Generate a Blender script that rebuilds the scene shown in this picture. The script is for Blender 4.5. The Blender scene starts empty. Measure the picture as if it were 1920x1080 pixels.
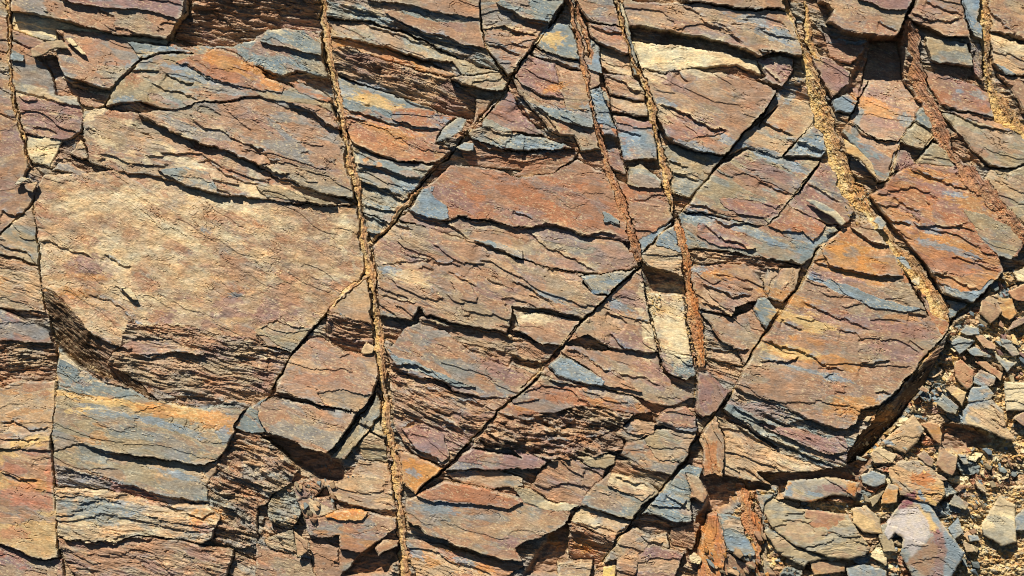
import bpy, math, random
import numpy as np

# ---------------------------------------------------------------- camera, world, sun
SC = bpy.context.scene
COL = SC.collection
PX = 0.0025                      # metres per unit of the traced plan (the face is 4.8 m wide in view)
cam_d = bpy.data.cameras.new('camera'); cam = bpy.data.objects.new('camera', cam_d); COL.objects.link(cam)
CAM_DIST = 11.0
cam.location = (0, -CAM_DIST, 0); cam.rotation_euler = (math.radians(90), 0, 0)
cam_d.sensor_width = 36; cam_d.lens = 36*CAM_DIST/(1920*PX); cam_d.clip_end = 200
SC.camera = cam
SUN_DIR = np.array([-0.24, -0.60, 0.80]); SUN_DIR = SUN_DIR/np.linalg.norm(SUN_DIR)   # towards the sun
w = bpy.data.worlds.new('World'); SC.world = w; w.use_nodes = True
nt = w.node_tree; nt.nodes.clear()
sky = nt.nodes.new('ShaderNodeTexSky'); sky.sky_type = 'NISHITA'; sky.sun_disc = False
sky.altitude = 2500; sky.air_density = .4; sky.dust_density = 0
sky.sun_elevation = math.asin(SUN_DIR[2]); sky.sun_rotation = math.atan2(SUN_DIR[0], SUN_DIR[1])
bg = nt.nodes.new('ShaderNodeBackground'); bg.inputs[1].default_value = 0.05
wo = nt.nodes.new('ShaderNodeOutputWorld')
nt.links.new(sky.outputs[0], bg.inputs[0]); nt.links.new(bg.outputs[0], wo.inputs[0])
sd = bpy.data.lights.new('sun', 'SUN'); sd.energy = 5.0; sd.angle = math.radians(0.5); sd.color = (1.0, 0.96, 0.85)
sun = bpy.data.objects.new('sun', sd); COL.objects.link(sun)
from mathutils import Vector
sun.rotation_euler = Vector(SUN_DIR.tolist()).to_track_quat('Z', 'Y').to_euler()
SC.view_settings.view_transform = 'Standard'; SC.view_settings.look = 'None'
SC.view_settings.gamma = 1.0; SC.view_settings.exposure = 0.3
SC.cycles.max_bounces = 4; SC.cycles.diffuse_bounces = 1; SC.cycles.filter_width = 1.0

# ---------------------------------------------------------------- the traced data
# ---- the rock face, traced: one line per block or slab; '>' lines are layers (parts) of the line above --------
# kind | z gx gy strike step rough | palette | outline | label      (outline: zone letter then positions inside that zone)
BLOCKS = '''
block|12 0 .04 14 5 1|brgl|a 60,0 990,0 1000,70 930,165 890,210 720,190 600,182 420,132 240,96 180,75 60,60|long rusty brown block at the top left corner, its lower edge overhanging a black shadow
>layer|20 0 .03 14 4 1|pbg|a 335,0 985,0 975,105 860,80 700,50 600,48 430,30
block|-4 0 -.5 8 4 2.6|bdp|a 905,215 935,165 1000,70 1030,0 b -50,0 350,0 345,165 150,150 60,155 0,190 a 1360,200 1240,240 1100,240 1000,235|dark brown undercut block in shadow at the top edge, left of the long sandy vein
block|-10 0 0 10 4 1|ctg|a 60,60 180,75 420,132 600,182 890,210 900,235 690,215 590,180 290,150 300,210 230,215 60,150|narrow cream recessed ledge in the shadow under the long top left block
block|5 0 .12 15 4 1|bglr|a 290,150 590,180 690,215 745,315 650,420 590,480 470,450 350,400 320,350 300,300 300,262 345,215|brown slab near top left, blue grey corner, deep shadow under its pointed lower edge
slab|6 0 .04 8 5 .5|gGy|a 680,220 950,245 960,270 830,290 745,315|smooth slate blue triangular slab just below the long top left block
slab|2 0 0 8 4 .7|rb|a 890,225 1030,270 1000,290 950,270|thin rusty sliver of slate right of the slate blue triangle
slab|2 0 0 15 4 1|pbg|a 60,150 230,215 235,240 165,265 70,215|small purple slab beside the left edge vein, left of the curled chip
block|0 0 0 15 4 1|bpcg|a 55,215 165,265 185,320 230,340 270,400 300,500 410,520 425,560 320,555 200,515 75,480 50,400|plain brown block with a slate blue top left corner, below the curled chip
>layer|5 0 .05 12 4 .7|gG|a 60,260 130,290 130,328 62,318
block|-13 0 .1 12 4 1.2|bgc|a 230,310 300,300 320,350 350,400 390,470 590,490 550,570 500,575 430,550 410,520 300,500 270,400|recessed grey brown ledge in the shadow under the pointed slab near top left
block|-2 0 0 15 4 1|pbct|a 75,480 200,515 320,555 425,560 440,640 430,700 370,745 330,745 130,710 110,640|purple block crusted with cream lime, left of the big pale slab's top
block|-8 0 0 12 4 1|ctgl|a 120,720 330,745 300,800 265,890 150,860 130,780|cream and olive wedge below the purple lime crusted block
slab|-1 0 0 15 4 1|tcb|a 365,820 430,740 475,855 420,840|small tan triangular slab near the left edge, above the blue grey lip
slab|-3 0 0 12 4 1|cgt|a 440,590 520,580 500,700 440,660|small cream and blue grey slab at the top left tip of the big pale rock
slab|-4 0 .1 10 4 1|bgt|a 265,905 330,840 465,920 470,935 400,930 290,900|thin brown slab with a blue grey lip just above the big pale slab's left end
block|0 0 0 14 4 1|bgl|a 0,0 60,0 40,150 45,240 50,400 0,390|narrow greyish block cut by the picture's top left edge
block|-4 0 0 14 4 1|bgp|a 0,390 50,400 60,520 90,660 0,610|small brown block on the left edge beside the thin vertical vein
block|0 0 0 -20 5 1|bbpt|a 0,610 90,660 150,880 120,960 200,1000 e 170,90 130,130 0,265|brown block on the left edge above the black diagonal crack
slab|8 .02 .03 16 5 1|lgbpr|a 560,570 590,480 660,400 740,330 830,290 960,285 1050,290 1150,262 1230,275 1421,385 b 0,390 160,450 400,550 460,690 b 440,690 330,600 200,560 0,520 a 1300,520 1210,545 1080,545 940,585 860,580 750,540 600,560|long olive and blue grey slab in the upper left with a big orange patch
>layer|12 .02 .04 24 5 .7|rbo|a 940,330 1050,285 1150,262 1240,290 1330,350 1421,405 b 50,420 150,470 140,500 50,480 a 1421,490 1250,455 1100,400
>layer|13 0 .05 24 4 .7|rb|b 170,430 250,445 340,480 400,520 410,548 330,540 230,490
block|2 0 .03 18 5 1|gblr|a 1030,285 1000,240 1240,250 1360,205 b 0,190 60,155 150,150 345,165 355,300 380,420 220,380 140,410 0,350 a 1350,360 1240,280 1150,262 1060,290|blue grey layered block below the dark undercut block, left of the long sandy vein
>layer|10 0 .06 16 4 1|glbc|b 15,225 60,160 150,150 250,165 345,235 355,300 290,285 140,250
slab|10 .01 .04 20 5 1|bpbgl|a 740,600 860,585 940,585 1080,548 1210,548 1300,522 b 0,520 160,540 200,560 330,600 440,690 480,760 500,900 520,1060 440,1050 300,1010 130,950 0,880 a 1421,910 1330,860 1200,800 1080,770 950,720 850,670|big brown slab tapering to a left point, overhanging a thick shadow above pale rock
>layer|17 0 .05 25 4 1|brp|b 170,545 300,560 400,600 450,690 400,670 330,620 300,595
slab|2 0 .02 14 5 1|brtlc|a 440,640 500,575 740,600 850,670 950,720 1080,770 1200,800 1330,860 1421,915 f 60,-80 130,-45 300,15 440,60 530,95 430,105 200,90 57,66 a 1200,1040 1080,1020 940,970 850,945 750,925 600,905 480,870 450,740 440,660|pinkish tan sloping slab between the pointed brown slab and the huge pale one
>layer|8 0 .06 14 4 1|gblt|a 840,905 1000,890 1110,915 1170,1030 1060,1010 940,965
>layer|8 0 .05 16 4 1|lbg|f 0,0 60,-20 200,30 380,75 440,100 250,80 57,50
slab|0 0 .005 20 3 .6|tbtbtr|a 190,1000 230,930 465,925 600,905 750,925 850,945 940,970 1080,1020 1200,1040 f 57,66 200,95 430,105 540,100 560,300 590,430 560,490 480,540 400,640 300,760 190,885 150,870 30,850 0,840 e 1421,850 1310,800 1150,790 1000,740 900,745 740,735 690,700 640,850 480,770 400,680 300,580 225,530 205,300 180,100|huge smooth pale tan slab filling the left centre of the cliff
>layer|3 0 .03 14 4 1|lbgt|f 0,755 100,725 220,740 300,760 190,885 130,860 60,800 0,790
block|-4 0 -.12 10 3 2.2|bptl|e 690,700 740,735 900,745 1000,740 1150,790 1310,800 1421,850 f 0,790 30,850 190,885 150,960 100,1050 j 60,130 0,170 i 1380,185 1240,150 1040,185 850,140 940,130 700,30 e 560,940 600,880 640,850|striated purplish brown band of broken slate edges under the huge pale slab
>layer|4 0 .05 4 4 1.6|bpt|e 640,850 740,805 900,810 1050,880 1090,900 950,885 740,895
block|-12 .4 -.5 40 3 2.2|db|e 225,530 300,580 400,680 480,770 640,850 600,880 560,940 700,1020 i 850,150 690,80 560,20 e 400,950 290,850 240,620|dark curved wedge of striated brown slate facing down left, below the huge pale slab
slab|-8 0 0 25 4 1|gbct|e 300,850 400,950 560,1050 i 690,80 840,165 720,125 520,150 300,90|blue grey and cream slab under the dark curved wedge
block|6 0 .02 12 4 1|ltobg|i 300,90 520,145 720,125 850,150 1040,190 1150,170 1300,190 1240,280 1250,330 1160,460 1040,490 900,460 700,440 570,410 430,375 290,420 275,290 300,180|wide block with a yellow orange stained top and blue grey streaks, lower left
block|0 0 -.02 14 4 1.4|ltbg|i 280,415 430,375 570,410 700,445 900,465 1040,490 1160,465 1150,520 1100,600 1110,690 1000,680 860,650 600,570 290,485|olive brown layered block directly under the yellow orange stained one
block|-6 0 -.3 16 3 2|pbg|i 290,485 600,570 860,650 1000,685 1110,695 900,700 570,620 300,600|thin purple brown band of crumpled slate edges in the lower left
block|5 0 .02 8 4 1.6|tglct|i 295,605 570,622 900,700 1110,700 1170,760 1160,830 1130,880 1060,910 900,880 740,860 620,900 350,890 300,870|block with a large pale blue grey quartz patch and orange right end, lower left
block|-2 0 -.05 12 3 1.8|bptl|i 305,880 350,892 620,902 740,865 900,885 1060,915 1240,940 1240,980 1200,1080 400,1080 340,1000|brown striated block at the bottom edge under the quartz patched block
block|0 0 0 20 4 1|ltbg|e 0,265 130,130 175,100 195,200 205,420 0,360|olive slab on the left edge just under the black diagonal crack
block|-2 0 -.05 14 3 1.6|tobl|e 0,365 205,425 225,540 240,670 0,650|ochre topped block on the left edge, left of the huge pale slab
block|2 0 0 18 4 1|pbrg|e 0,655 90,690 265,770 275,830 140,830 0,820|reddish brown block with a blue grey lower lip on the left edge
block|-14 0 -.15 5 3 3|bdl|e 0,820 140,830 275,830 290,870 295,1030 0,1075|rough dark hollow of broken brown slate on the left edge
block|6 0 .02 -12 4 1|tbtor|i 0,70 100,40 298,38 300,170 275,290 270,410 0,405|tan fan shaped block on the left edge under the dark hollow
block|2 0 0 12 4 1|berty|i 0,405 270,410 290,580 300,860 310,985 230,990 160,975 0,910|red stained block on the left edge, near the bottom
block|-4 0 0 16 4 1|pebl|i 0,915 160,980 230,1000 325,990 335,1080 0,1080|dull red block in the bottom left corner
block|-6 0 0 20 6 3.2|bltg|i 1240,330 1250,285 1421,330 j 0,320 75,370 230,510 200,560 160,660 90,640 60,690 0,720 0,915 i 1421,900 1280,940 1160,900 1130,880 1170,760 1110,695 1100,600 1150,520 1160,465|rough lumpy brown block right of the yellow orange stained block
block|-2 0 0 30 4 1.4|gbg|i 1240,280 1320,180 1421,130 j 60,130 15,180 20,240 60,310 0,320 i 1300,310|cluster of thin blue grey slate edges left of the square grey brown slab
block|4 0 .04 25 3 .8|tbt|f 560,490 595,480 600,560 620,740 380,660 400,640 480,540|smooth tan triangular block tight against the left side of the long sandy vein
block|-10 0 -.5 18 3 2|bp|f 380,660 620,740 635,840 560,890 450,870 370,800|shadowed striated step below the smooth tan triangle
block|5 .02 .14 22 4 1.2|brbbt|f 280,810 340,800 450,870 560,890 640,900 655,1080 j 655,20 620,120 540,210 350,165 230,130 100,90 f 110,1060 190,900|rusty brown four sided block left of the sandy vein, above a black shadow wedge
>layer|7 0 .05 15 4 .8|lgbt|j 330,100 480,90 620,115 540,205 430,185 350,150
slab|12 0 .09 22 4 1|blbtg|j 15,180 70,130 110,130 540,215 520,260 450,350 380,425 280,400 150,340 60,310 20,240|square grey brown slab casting a big black shadow below it, lower centre left
slab|0 0 .03 -55 4 .8|lbg|j 640,110 600,190 400,450 480,460 530,380 670,225 655,150|narrow diagonal olive strip of slate right of the square grey brown slab
block|-8 0 -.2 14 4 1.6|lbt|j 530,385 600,310 690,350 700,490 570,450|small stepped olive block against the long sandy vein, right of the diagonal strip
slab|-1 0 .1 20 4 1|lgc|j 600,290 680,240 690,345 610,300|little grey green slab wedged between the diagonal strip and the sandy vein
block|-6 0 .06 12 4 1|tbtb|j 500,560 550,460 700,490 720,560 735,650 740,730 650,745 600,720 400,670 380,640 370,600|tan brown block above the bright orange patch, left of the long sandy vein
slab|2 0 .04 20 4 1|bplc|j 230,580 320,560 370,600 310,660 390,650 425,740 330,785 250,770 215,650 200,590|brown slab with a small notch, left of the bright orange patch
block|3 0 .03 10 4 1|bglpor|j 260,780 370,760 425,730 600,740 745,770 750,820 680,880 560,955 450,940 440,860 350,880 280,860|mottled block topped by a bright orange patch, low beside the long sandy vein
>layer|7 0 .05 -5 5 .5|OoyO|j 370,760 425,730 560,725 600,740 560,790 440,785
block|-5 0 0 12 3 1.6|bpl|j 275,905 350,880 440,940 435,1015 290,960|small brown block under the mottled orange topped block
block|-9 0 0 15 4 1|blg|j 290,950 435,1015 445,940 560,955 500,1040 445,1080 310,1080|olive brown step at the bottom edge, under the mottled orange topped block
block|4 0 .05 -25 4 1|btl|j 630,930 680,890 755,885 750,915 650,980|small tan wedge at the foot of the long sandy vein, on its left
block|-6 0 0 18 5 2.6|lbgl|j 60,700 90,640 200,580 215,660 240,750 190,830 80,800|rough olive lump of slate above the upright brown flake, near bottom left
block|-2 0 0 20 4 1.4|lbt|j 40,890 100,860 200,830 220,985 150,960 60,925|stepped olive brown block left of the upright brown flake
slab|0 0 .02 18 4 1|brbl|j 0,915 60,930 150,965 290,1000 320,1080 0,1080|red brown slab at the bottom edge, left of the dark gap
block|5 0 0 20 4 2|gbdlg|b 370,0 1190,0 1195,110 1230,270 1300,380 1180,350 1000,270 800,170 600,110 440,100 380,80|block of many thin dark blue grey layers at the top beside the sandy vein
>layer|12 .01 .03 20 4 1|bpb|b 690,70 720,60 960,120 1190,120 1225,265 1100,240 900,170 760,120
>layer|11 0 .05 18 4 1|blg|b 600,0 1190,0 1190,105 950,65 830,30
block|4 0 .02 8 4 1|brlg|b 1190,0 1421,0 c 290,0 240,60 190,140 100,270 20,380 b 1340,400 1230,270 1200,110|brown olive block with stacked blue edges, left of the diagonal crack's top
>layer|12 0 .05 10 4 1|glb|c 60,100 -80,20 -60,0 290,0 240,60 200,125
>layer|9 0 .05 10 4 1|bl|b 1215,150 1300,135 1421,165 1421,200 1380,180
block|1 0 .05 20 4 1.4|lgbt|b 385,110 440,110 600,120 800,180 1000,275 1180,350 1300,385 1100,400 1050,330 900,320 720,260 520,210 400,200|olive and blue grey ribbon of slate below the many thin dark layers
block|-6 0 0 18 4 1|orbt|b 395,205 520,210 720,260 880,330 1000,370 1080,400 1030,410 900,380 700,320 500,250 405,250|bright orange brown ribbon of slate sloping right, above the shadowed striated face
block|-6 0 -.42 22 3 2.4|btpt|b 405,250 500,255 700,325 900,385 1030,410 1060,460 1180,520 1175,590 1150,660 1000,600 800,520 600,460 410,380|long striated brown face of broken edges below the orange brown ribbon
slab|14 0 .12 -4 4 1|ltb|b 1035,420 1100,405 1300,390 1345,440 1330,470 1280,490 1100,450|jutting lens shaped ledge beside the diagonal crack, upper centre
block|-4 0 -.1 6 4 1|btl|b 1175,525 1265,525 1160,665|small shaded brown block wedged left of the diagonal crack
slab|-1 0 .03 18 5 1|glyrg|b 405,390 600,465 800,525 1000,605 1080,625 980,695 830,690 700,660 560,600 450,580|blue grey slab with yellow olive and red patches, right of the long sandy vein
>layer|5 0 .05 16 4 .8|rrg|b 725,575 870,575 1075,630 980,690 830,670 720,630
slab|2 0 .02 14 4 1|rbro|b 450,580 560,600 700,660 830,690 980,695 960,770 1040,800 960,860 900,870 700,850 520,770 470,650|broad rusty orange slab left of the loose blue grey flake
block|-2 0 .05 20 4 1.2|gbgl|b 510,780 700,855 900,880 960,870 885,950 860,1000 800,1060 700,1010 540,940|blue layered block under the broad rusty orange slab
>layer|4 0 .08 22 4 1|gbl|b 530,870 700,855 900,940 870,960 700,900
block|-8 0 .05 22 4 1.4|glbl|b 540,945 700,1015 800,1065 f 820,75 720,210 620,300 590,230 560,30|stack of blue grey ledges in the fork between sandy vein and diagonal crack
>layer|-1 0 .1 20 4 1|lgb|b 540,940 700,1010 800,1060 f 770,70 700,20 560,-30
>layer|-3 0 .1 20 4 1|glb|f 565,60 770,125 720,200 640,160 575,140
slab|3 0 .04 18 5 .7|glyg|c 205,130 230,120 300,130 330,180 370,330 250,300 110,235 170,150|slate blue three sided slab with an olive centre, near the top centre
block|-4 0 .05 20 4 1.2|glb|c 110,240 250,300 370,335 375,380 230,340 90,280|thin dark blue layers under the slate blue three sided slab
slab|2 0 .02 10 5 .7|prp|c 10,400 90,290 230,340 270,520 150,510 60,450|purple slab with an orange curved stain, between the diagonal crack and the rusty rib
slab|3 0 .04 10 4 .8|btl|c 230,340 375,385 410,520 420,590 290,590 270,520|brown four sided slab beside the purple orange stained one, left of the rusty rib
block|-1 0 .03 20 5 1|bgrl|c 0,400 60,450 150,510 270,520 290,590 420,590 445,690 470,800 370,800 330,720 260,720 200,690 130,600 40,510|brown and blue stepped block under the purple slab and the brown four sided slab
>layer|6 0 .06 20 4 1|gl|c 130,560 300,590 440,640 440,685 310,660 200,620
slab|5 0 .04 20 5 .7|pPbr|b 1210,600 1340,480 c 0,500 60,620 180,720 0,700 b 1421,720 1300,720 1205,680|deep purple slab in the acute angle right of the diagonal crack, upper centre
>layer|7 0 .08 20 4 .8|gl|b 1215,620 1300,670 1370,690 1360,720 1280,715 1205,680
block|7 0 .06 8 4 1|grlg|b 1130,690 1200,680 1421,720 c 180,735 330,790 0,805 b 1421,815 1300,790 1150,740|thin blue and rusty ledge overhanging the arched shadow, upper centre
block|-7 0 -.25 4 3 1.6|br|b 1080,780 1150,745 1300,790 c 0,815 350,805 330,850 220,920 0,935 b 1421,905 1300,900 1130,880|arched brown recess under the thin blue and rusty ledge
slab|3 0 .015 12 5 .8|rbprb|b 1130,885 1300,905 c 0,940 220,925 350,850 500,920 540,1000 g 545,0 600,160 640,290 590,290 480,270 380,262 240,210 100,225 0,210 f 1421,240 1260,180 1080,160 1060,180 980,180 820,140 880,10 b 960,960 1040,880|broad red brown slab in the upper centre under the arched recess
>layer|5 0 .02 14 5 .6|GgG|f 815,130 880,10 950,0 940,50 1010,100 1030,170 980,180
>layer|6 0 .05 12 4 .7|grb|g 490,190 480,130 530,150 575,180 575,208
slab|-2 0 .02 15 4 1.1|btglp|f 760,170 820,140 980,180 1020,190 1080,165 1300,200 g 0,215 100,225 240,210 380,262 480,270 590,290 620,330 660,370 670,420 640,440 520,460 380,460 200,430 0,370 f 1421,385 1300,350 1160,300 1020,260|grey brown slab with a chalk white chip, between two dark ledges in the centre
>layer|4 0 .08 22 4 1|glt|f 1160,285 1250,290 1340,320 1421,345 1421,385 1300,345
slab|4 .01 .02 18 4 1|bpbtl|f 620,320 700,240 760,180 1020,255 1160,300 1421,390 g 0,380 200,435 380,465 380,520 430,570 510,580 380,705 230,660 0,640 f 1340,780 1300,770 1100,740 900,680 870,640 830,715 660,690 640,420|large brown slab right of the long sandy vein, in the very middle of the cliff
slab|8 0 .05 6 4 .7|Ggl|g 365,480 520,460 640,450 670,430 580,510 510,570 430,570|slate blue pointed slab left of the diagonal crack, just right of centre
block|0 0 .02 20 4 1|bblgp|f 680,840 720,850 780,760 880,720 1000,770 1100,850 1230,920 1340,960 g 0,940 160,990 140,1010 k 20,130 j 1370,125 1200,135 1050,90 990,40 850,20 f 840,1020 720,950|brown block with a rounded top and purple right end, under the large central slab
>layer|5 0 .05 22 4 1|glb|f 690,850 760,910 850,930 900,960 1170,1070 1050,1060 900,1000 760,970
block|-5 0 -.1 24 3 1.8|blt|f 870,690 900,690 1100,745 1310,775 1421,800 g 0,790 120,830 260,850 170,945 0,910 f 1340,960 1230,920 1100,850 1000,770 870,720|shaded striated band of slate below the large central slab
block|3 0 .04 16 4 1|btlb|g 0,655 220,685 370,720 320,790 270,850 140,830 50,780 0,760 f 1400,740|tan brown block with a cream scar, left of the diagonal crack in the centre
block|-3 0 -.02 22 3 2.2|bpbt|j 710,0 850,20 990,45 1050,95 1200,135 1370,125 1280,200 1160,340 1010,490 850,440 780,370 740,290 720,150|purplish brown block of crumpled layers right of the sandy vein, lower centre
>layer|3 0 .04 22 4 1|pb|j 770,290 900,270 1000,330 1030,440 1000,470 850,400
>layer|2 0 -.2 10 3 2|bp|j 1100,195 1285,205 1200,300 1080,285
slab|5 .02 .03 28 5 .8|orob|j 750,410 850,440 1000,505 880,610 850,650 780,580|rusty orange triangular slab with a slate blue spot, pointing down beside the sandy vein
block|3 0 .02 25 4 1.2|bptl|g 290,830 380,720 510,585 660,450 690,440 715,600 740,740 780,885 700,890 600,875 540,870 400,790|mauve brown block with a slate blue spot, left of the cream sandy recess
block|-2 0 .05 24 4 1.4|bpbl|g 290,840 400,870 560,870 780,890 790,960 860,1060 k 980,130 820,180 650,120 480,70 200,30 155,10 g 160,990 270,870|brown block split by slanting ledges, below the mauve brown one
>layer|5 0 .06 26 4 1|bp|g 290,840 420,930 560,1000 640,1060 k 700,100 480,60 g 420,975 260,880
slab|7 0 .07 16 4 .7|GglG|g 185,960 260,890 420,980 500,1040 k 480,70 400,60 240,10|pale slate blue lens shaped slab right of the diagonal crack, lower centre
slab|2 0 .01 14 5 1|rbogl|k 30,130 160,20 480,75 650,130 750,200 650,220 400,170 220,210 20,230 j 1280,215|smooth orange brown slab under the pale slate blue lens
block|0 0 -.03 14 7 4.2|bpbtd|j 1140,400 1290,210 k 20,225 220,210 400,170 640,220 560,320 600,400 450,440 200,470 0,400|rough knobbly purple brown block in the lower centre
slab|5 0 .05 10 4 1|pbg|j 1010,520 1140,400 1421,450 k 0,400 200,470 150,510 0,505 j 1300,520 1150,510|purple grey slab tapering right over a long dark shadow, below the knobbly block
block|-4 0 .03 8 4 1|bltg|j 1000,540 1150,515 1300,520 1421,560 k 60,600 0,610 j 1250,620 1100,590|brown grey ledge lying in the long dark shadow, lower centre
block|6 .01 .03 14 4 1.2|bltgr|j 800,680 850,655 1000,575 1250,620 1400,660 k 0,650 310,735 300,790 180,860 20,930 j 1421,1000 1300,990 1100,930 900,850 800,780|large olive brown block with rusty top and dark purple patch, bottom centre
>layer|11 0 .03 12 4 .8|rrb|j 850,655 1000,575 1250,620 1421,690 1350,715 1150,690 950,680
block|-5 0 .02 20 5 1.6|tgoer|j 770,890 850,890 1000,920 1200,980 1421,1030 1340,1080 850,1080 800,930|orange red and blue mottled block at the bottom edge right of the sandy vein
block|1 0 .02 18 4 1.2|bptb|k 200,470 340,450 500,500 480,560 440,600 380,700 350,720 200,670 100,620 160,510|pinkish brown block right of the dark notch, lower centre
slab|6 0 .05 6 4 .7|lgtc|k 0,600 100,620 200,680 360,700 310,730 180,730 60,690|olive and blue boat shaped slab near the bottom centre
slab|5 .02 .03 18 4 1|lgbt|k 370,690 440,590 520,530 730,580 780,640 690,700 640,775 540,760 400,720|olive blue rimmed slab with a tan centre, left of the lower diagonal crack
>layer|9 0 .03 20 4 1|tcb|k 500,590 530,530 620,550 760,625 690,680 560,620
block|-3 0 -.35 20 3 2|btl|k 550,460 720,470 860,540 780,640 730,580 520,530|shadowed sloping face above the olive blue rimmed slab
slab|3 0 .05 20 4 1|btlg|k 610,360 720,350 780,460 900,480 860,545 700,500 570,430|orange tan slab above the shadowed sloping face, lower right of centre
slab|5 .02 .04 14 4 1|lbgt|k 700,350 780,300 990,310 910,480 780,460|olive brown slab left of the lower diagonal crack, under the semicircular slab
slab|9 0 .05 10 4 .8|bpr|k 770,240 820,190 920,175 970,220 990,310 860,300|semicircular brown slab left of the wide rusty rib's lower end
>layer|7 0 .06 12 4 .8|pg|k 765,240 860,285 990,285 990,312 860,305 770,272
block|4 0 .03 8 5 1.6|blgt|k 545,320 640,240 770,270 760,320 620,370|wrinkled olive brown lump right of the rough knobbly block
slab|6 0 .07 6 4 .7|ltg|k 340,450 550,430 545,480 500,510 420,490|pale grey green pointed flap of slate under the rough knobbly block
block|1 0 .06 18 4 1.3|glbg|k 660,810 700,750 780,640 850,570 950,640 960,790 850,790 700,745|blue layered block right of the lower diagonal crack
>layer|7 0 .05 14 4 .8|Ggl|k 780,640 840,625 930,680 900,715 740,700
block|4 0 .03 60 4 1|btl|k 925,520 1000,560 1045,640 1020,690 950,660|upright brown block under the wide rusty rib
block|-3 0 .04 14 4 1.2|glb|k 840,590 930,480 1010,500 1010,560 930,530 950,640|blue edged ledges just below the foot of the wide rusty rib
block|-1 0 .06 14 4 1.2|tcbg|k 310,790 370,710 540,765 640,780 600,850 550,870 450,850 330,800|tan and cream stepped block under the olive blue rimmed slab
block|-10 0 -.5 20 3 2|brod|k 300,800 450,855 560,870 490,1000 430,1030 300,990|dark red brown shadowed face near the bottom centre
block|-2 0 .03 16 4 1.6|tlbg|k 490,1010 570,880 650,820 740,870 830,850 840,930 680,960 560,1000|tan rubbly block right of the dark shadowed face
slab|4 0 .03 -5 4 1|tbct|k 250,1000 430,1000 410,1080 240,1080|tan square block at the bottom edge, left of the yellow stone
slab|2 0 0 20 4 1|bpt|k 560,1000 640,940 700,980 650,1080 560,1080|dull mauve brown slab on the bottom edge, right of the yellow stone
slab|4 0 .03 10 4 1|pbtl|k 680,970 740,910 920,960 870,1080 650,1080|mauve slab with a grey tan top on the bottom edge, right of centre
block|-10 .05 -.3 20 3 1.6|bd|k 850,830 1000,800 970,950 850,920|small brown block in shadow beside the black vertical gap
slab|3 0 .03 14 4 .8|bpbg|c 330,0 540,0 575,140 420,120 380,60|purple brown slab at the top edge between the two rusty ribs
slab|5 0 .05 16 4 1|rrpb|c 400,120 575,145 610,180 630,290 560,290 460,230 420,190|rust red slab casting a black shadow, upper right of centre
block|-8 0 0 14 4 1|tcb|c 450,235 630,300 640,400 520,380 480,350|tan recessed block in the shadow under the rust red slab
block|1 0 .04 20 4 1|btlp|c 490,390 640,400 700,490 710,540 520,510 500,450|brown ledge below the tan recessed block, left of the wide rusty rib
block|4 0 .06 20 4 1|blt|c 520,515 710,545 735,620 640,620 530,590|olive brown ledge left of the wide rusty rib, third step down
slab|3 0 .02 12 4 .8|GgrG|c 540,610 735,640 750,690 780,850 680,850 600,860 575,740|smooth slate blue slab left of the wide rusty rib, upper right of centre
>layer|4 0 .03 14 4 .7|pr|c 545,612 735,640 745,685 650,680 560,650
slab|0 0 .03 12 4 1|tgpb|c 340,100 390,110 430,280 470,450 410,480 380,380 350,200|narrow tan and grey upright strip between two rusty ribs, near the top
>layer|4 0 .1 12 4 1.2|Gg|c 420,200 460,240 480,400 400,370 395,345 430,340
slab|3 0 .02 12 4 .7|GgG|c 410,480 470,460 520,590 560,690 450,660 430,600|narrow slate blue upright slab between two rusty ribs
slab|4 0 .05 4 4 .7|rgr|c 448,655 560,685 567,730 480,720|small rust slab with a blue lip, hanging over a black notch between the ribs
slab|-2 0 .03 18 4 1|rgbp|c 480,790 570,790 610,930 520,900|small rust and blue slab under the black notch between the ribs
slab|3 0 0 70 4 .7|gcl|c 560,0 590,20 640,200 690,400 650,400 610,180|thin upright grey strip along the left side of the wide rusty rib, near the top
slab|1 0 .02 16 5 .8|rbrb|c 550,950 620,980 800,1010 830,1060 g 850,160 800,230 670,360 640,300 600,80|orange brown slab between two rusty ribs, right of centre
>layer|6 0 .05 12 4 .8|lgb|c 615,890 690,870 800,960 800,1010 700,1000 620,980
slab|0 0 .02 -40 4 .8|GgG|g 670,290 730,250 800,210 850,180 850,200 780,260 680,362|dark slate blue sliver along the diagonal crack between the ribs
block|3 0 .04 12 4 1.2|tlgt|g 680,370 760,300 780,250 870,200 920,380 915,480 830,455 720,425|grey tan block hanging over the deep hollow beside the wide rusty rib
>layer|6 0 .03 25 4 .6|Gg|g 780,250 865,205 905,355 850,340 770,305
block|-5 .03 .09 25 3 .8|tcbcy|g 720,570 915,570 960,960 900,900 800,880 760,760|cream sandy recess in the deep hollow left of the wide rusty rib
block|0 0 .03 20 4 1|gbrl|g 785,880 960,900 975,1000 930,1030 850,1000 800,950|blue and rust mottled block under the cream sandy recess
slab|12 0 .03 14 5 1|bptlb|c 590,10 640,10 1000,20 1240,60 1421,55 d 0,60 150,65 240,240 230,300 100,280 0,260 c 1400,270 1310,310 1240,260 1000,200 720,150 620,140|broad brown slab at the top edge overhanging a long black shadow and cream slab
slab|18 0 .04 8 4 1|btlg|c 700,-5 1421,-5 d 150,-5 150,60 0,50 c 1240,50 1060,25 900,5|thin brown slab at the top edge above the long overhanging one
slab|1 0 .03 6 3 1.2|ccct|c 640,220 880,240 1100,270 1300,320 1330,400 1200,350 960,360 870,370 810,395 690,360|bright cream slab in the upper right below the long black shadow
block|1 0 .05 20 4 1.2|ptcb|c 1300,320 1421,300 d 195,310 190,380 130,460 0,420 c 1350,410|pinkish block at the right end of the bright cream slab
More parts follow.
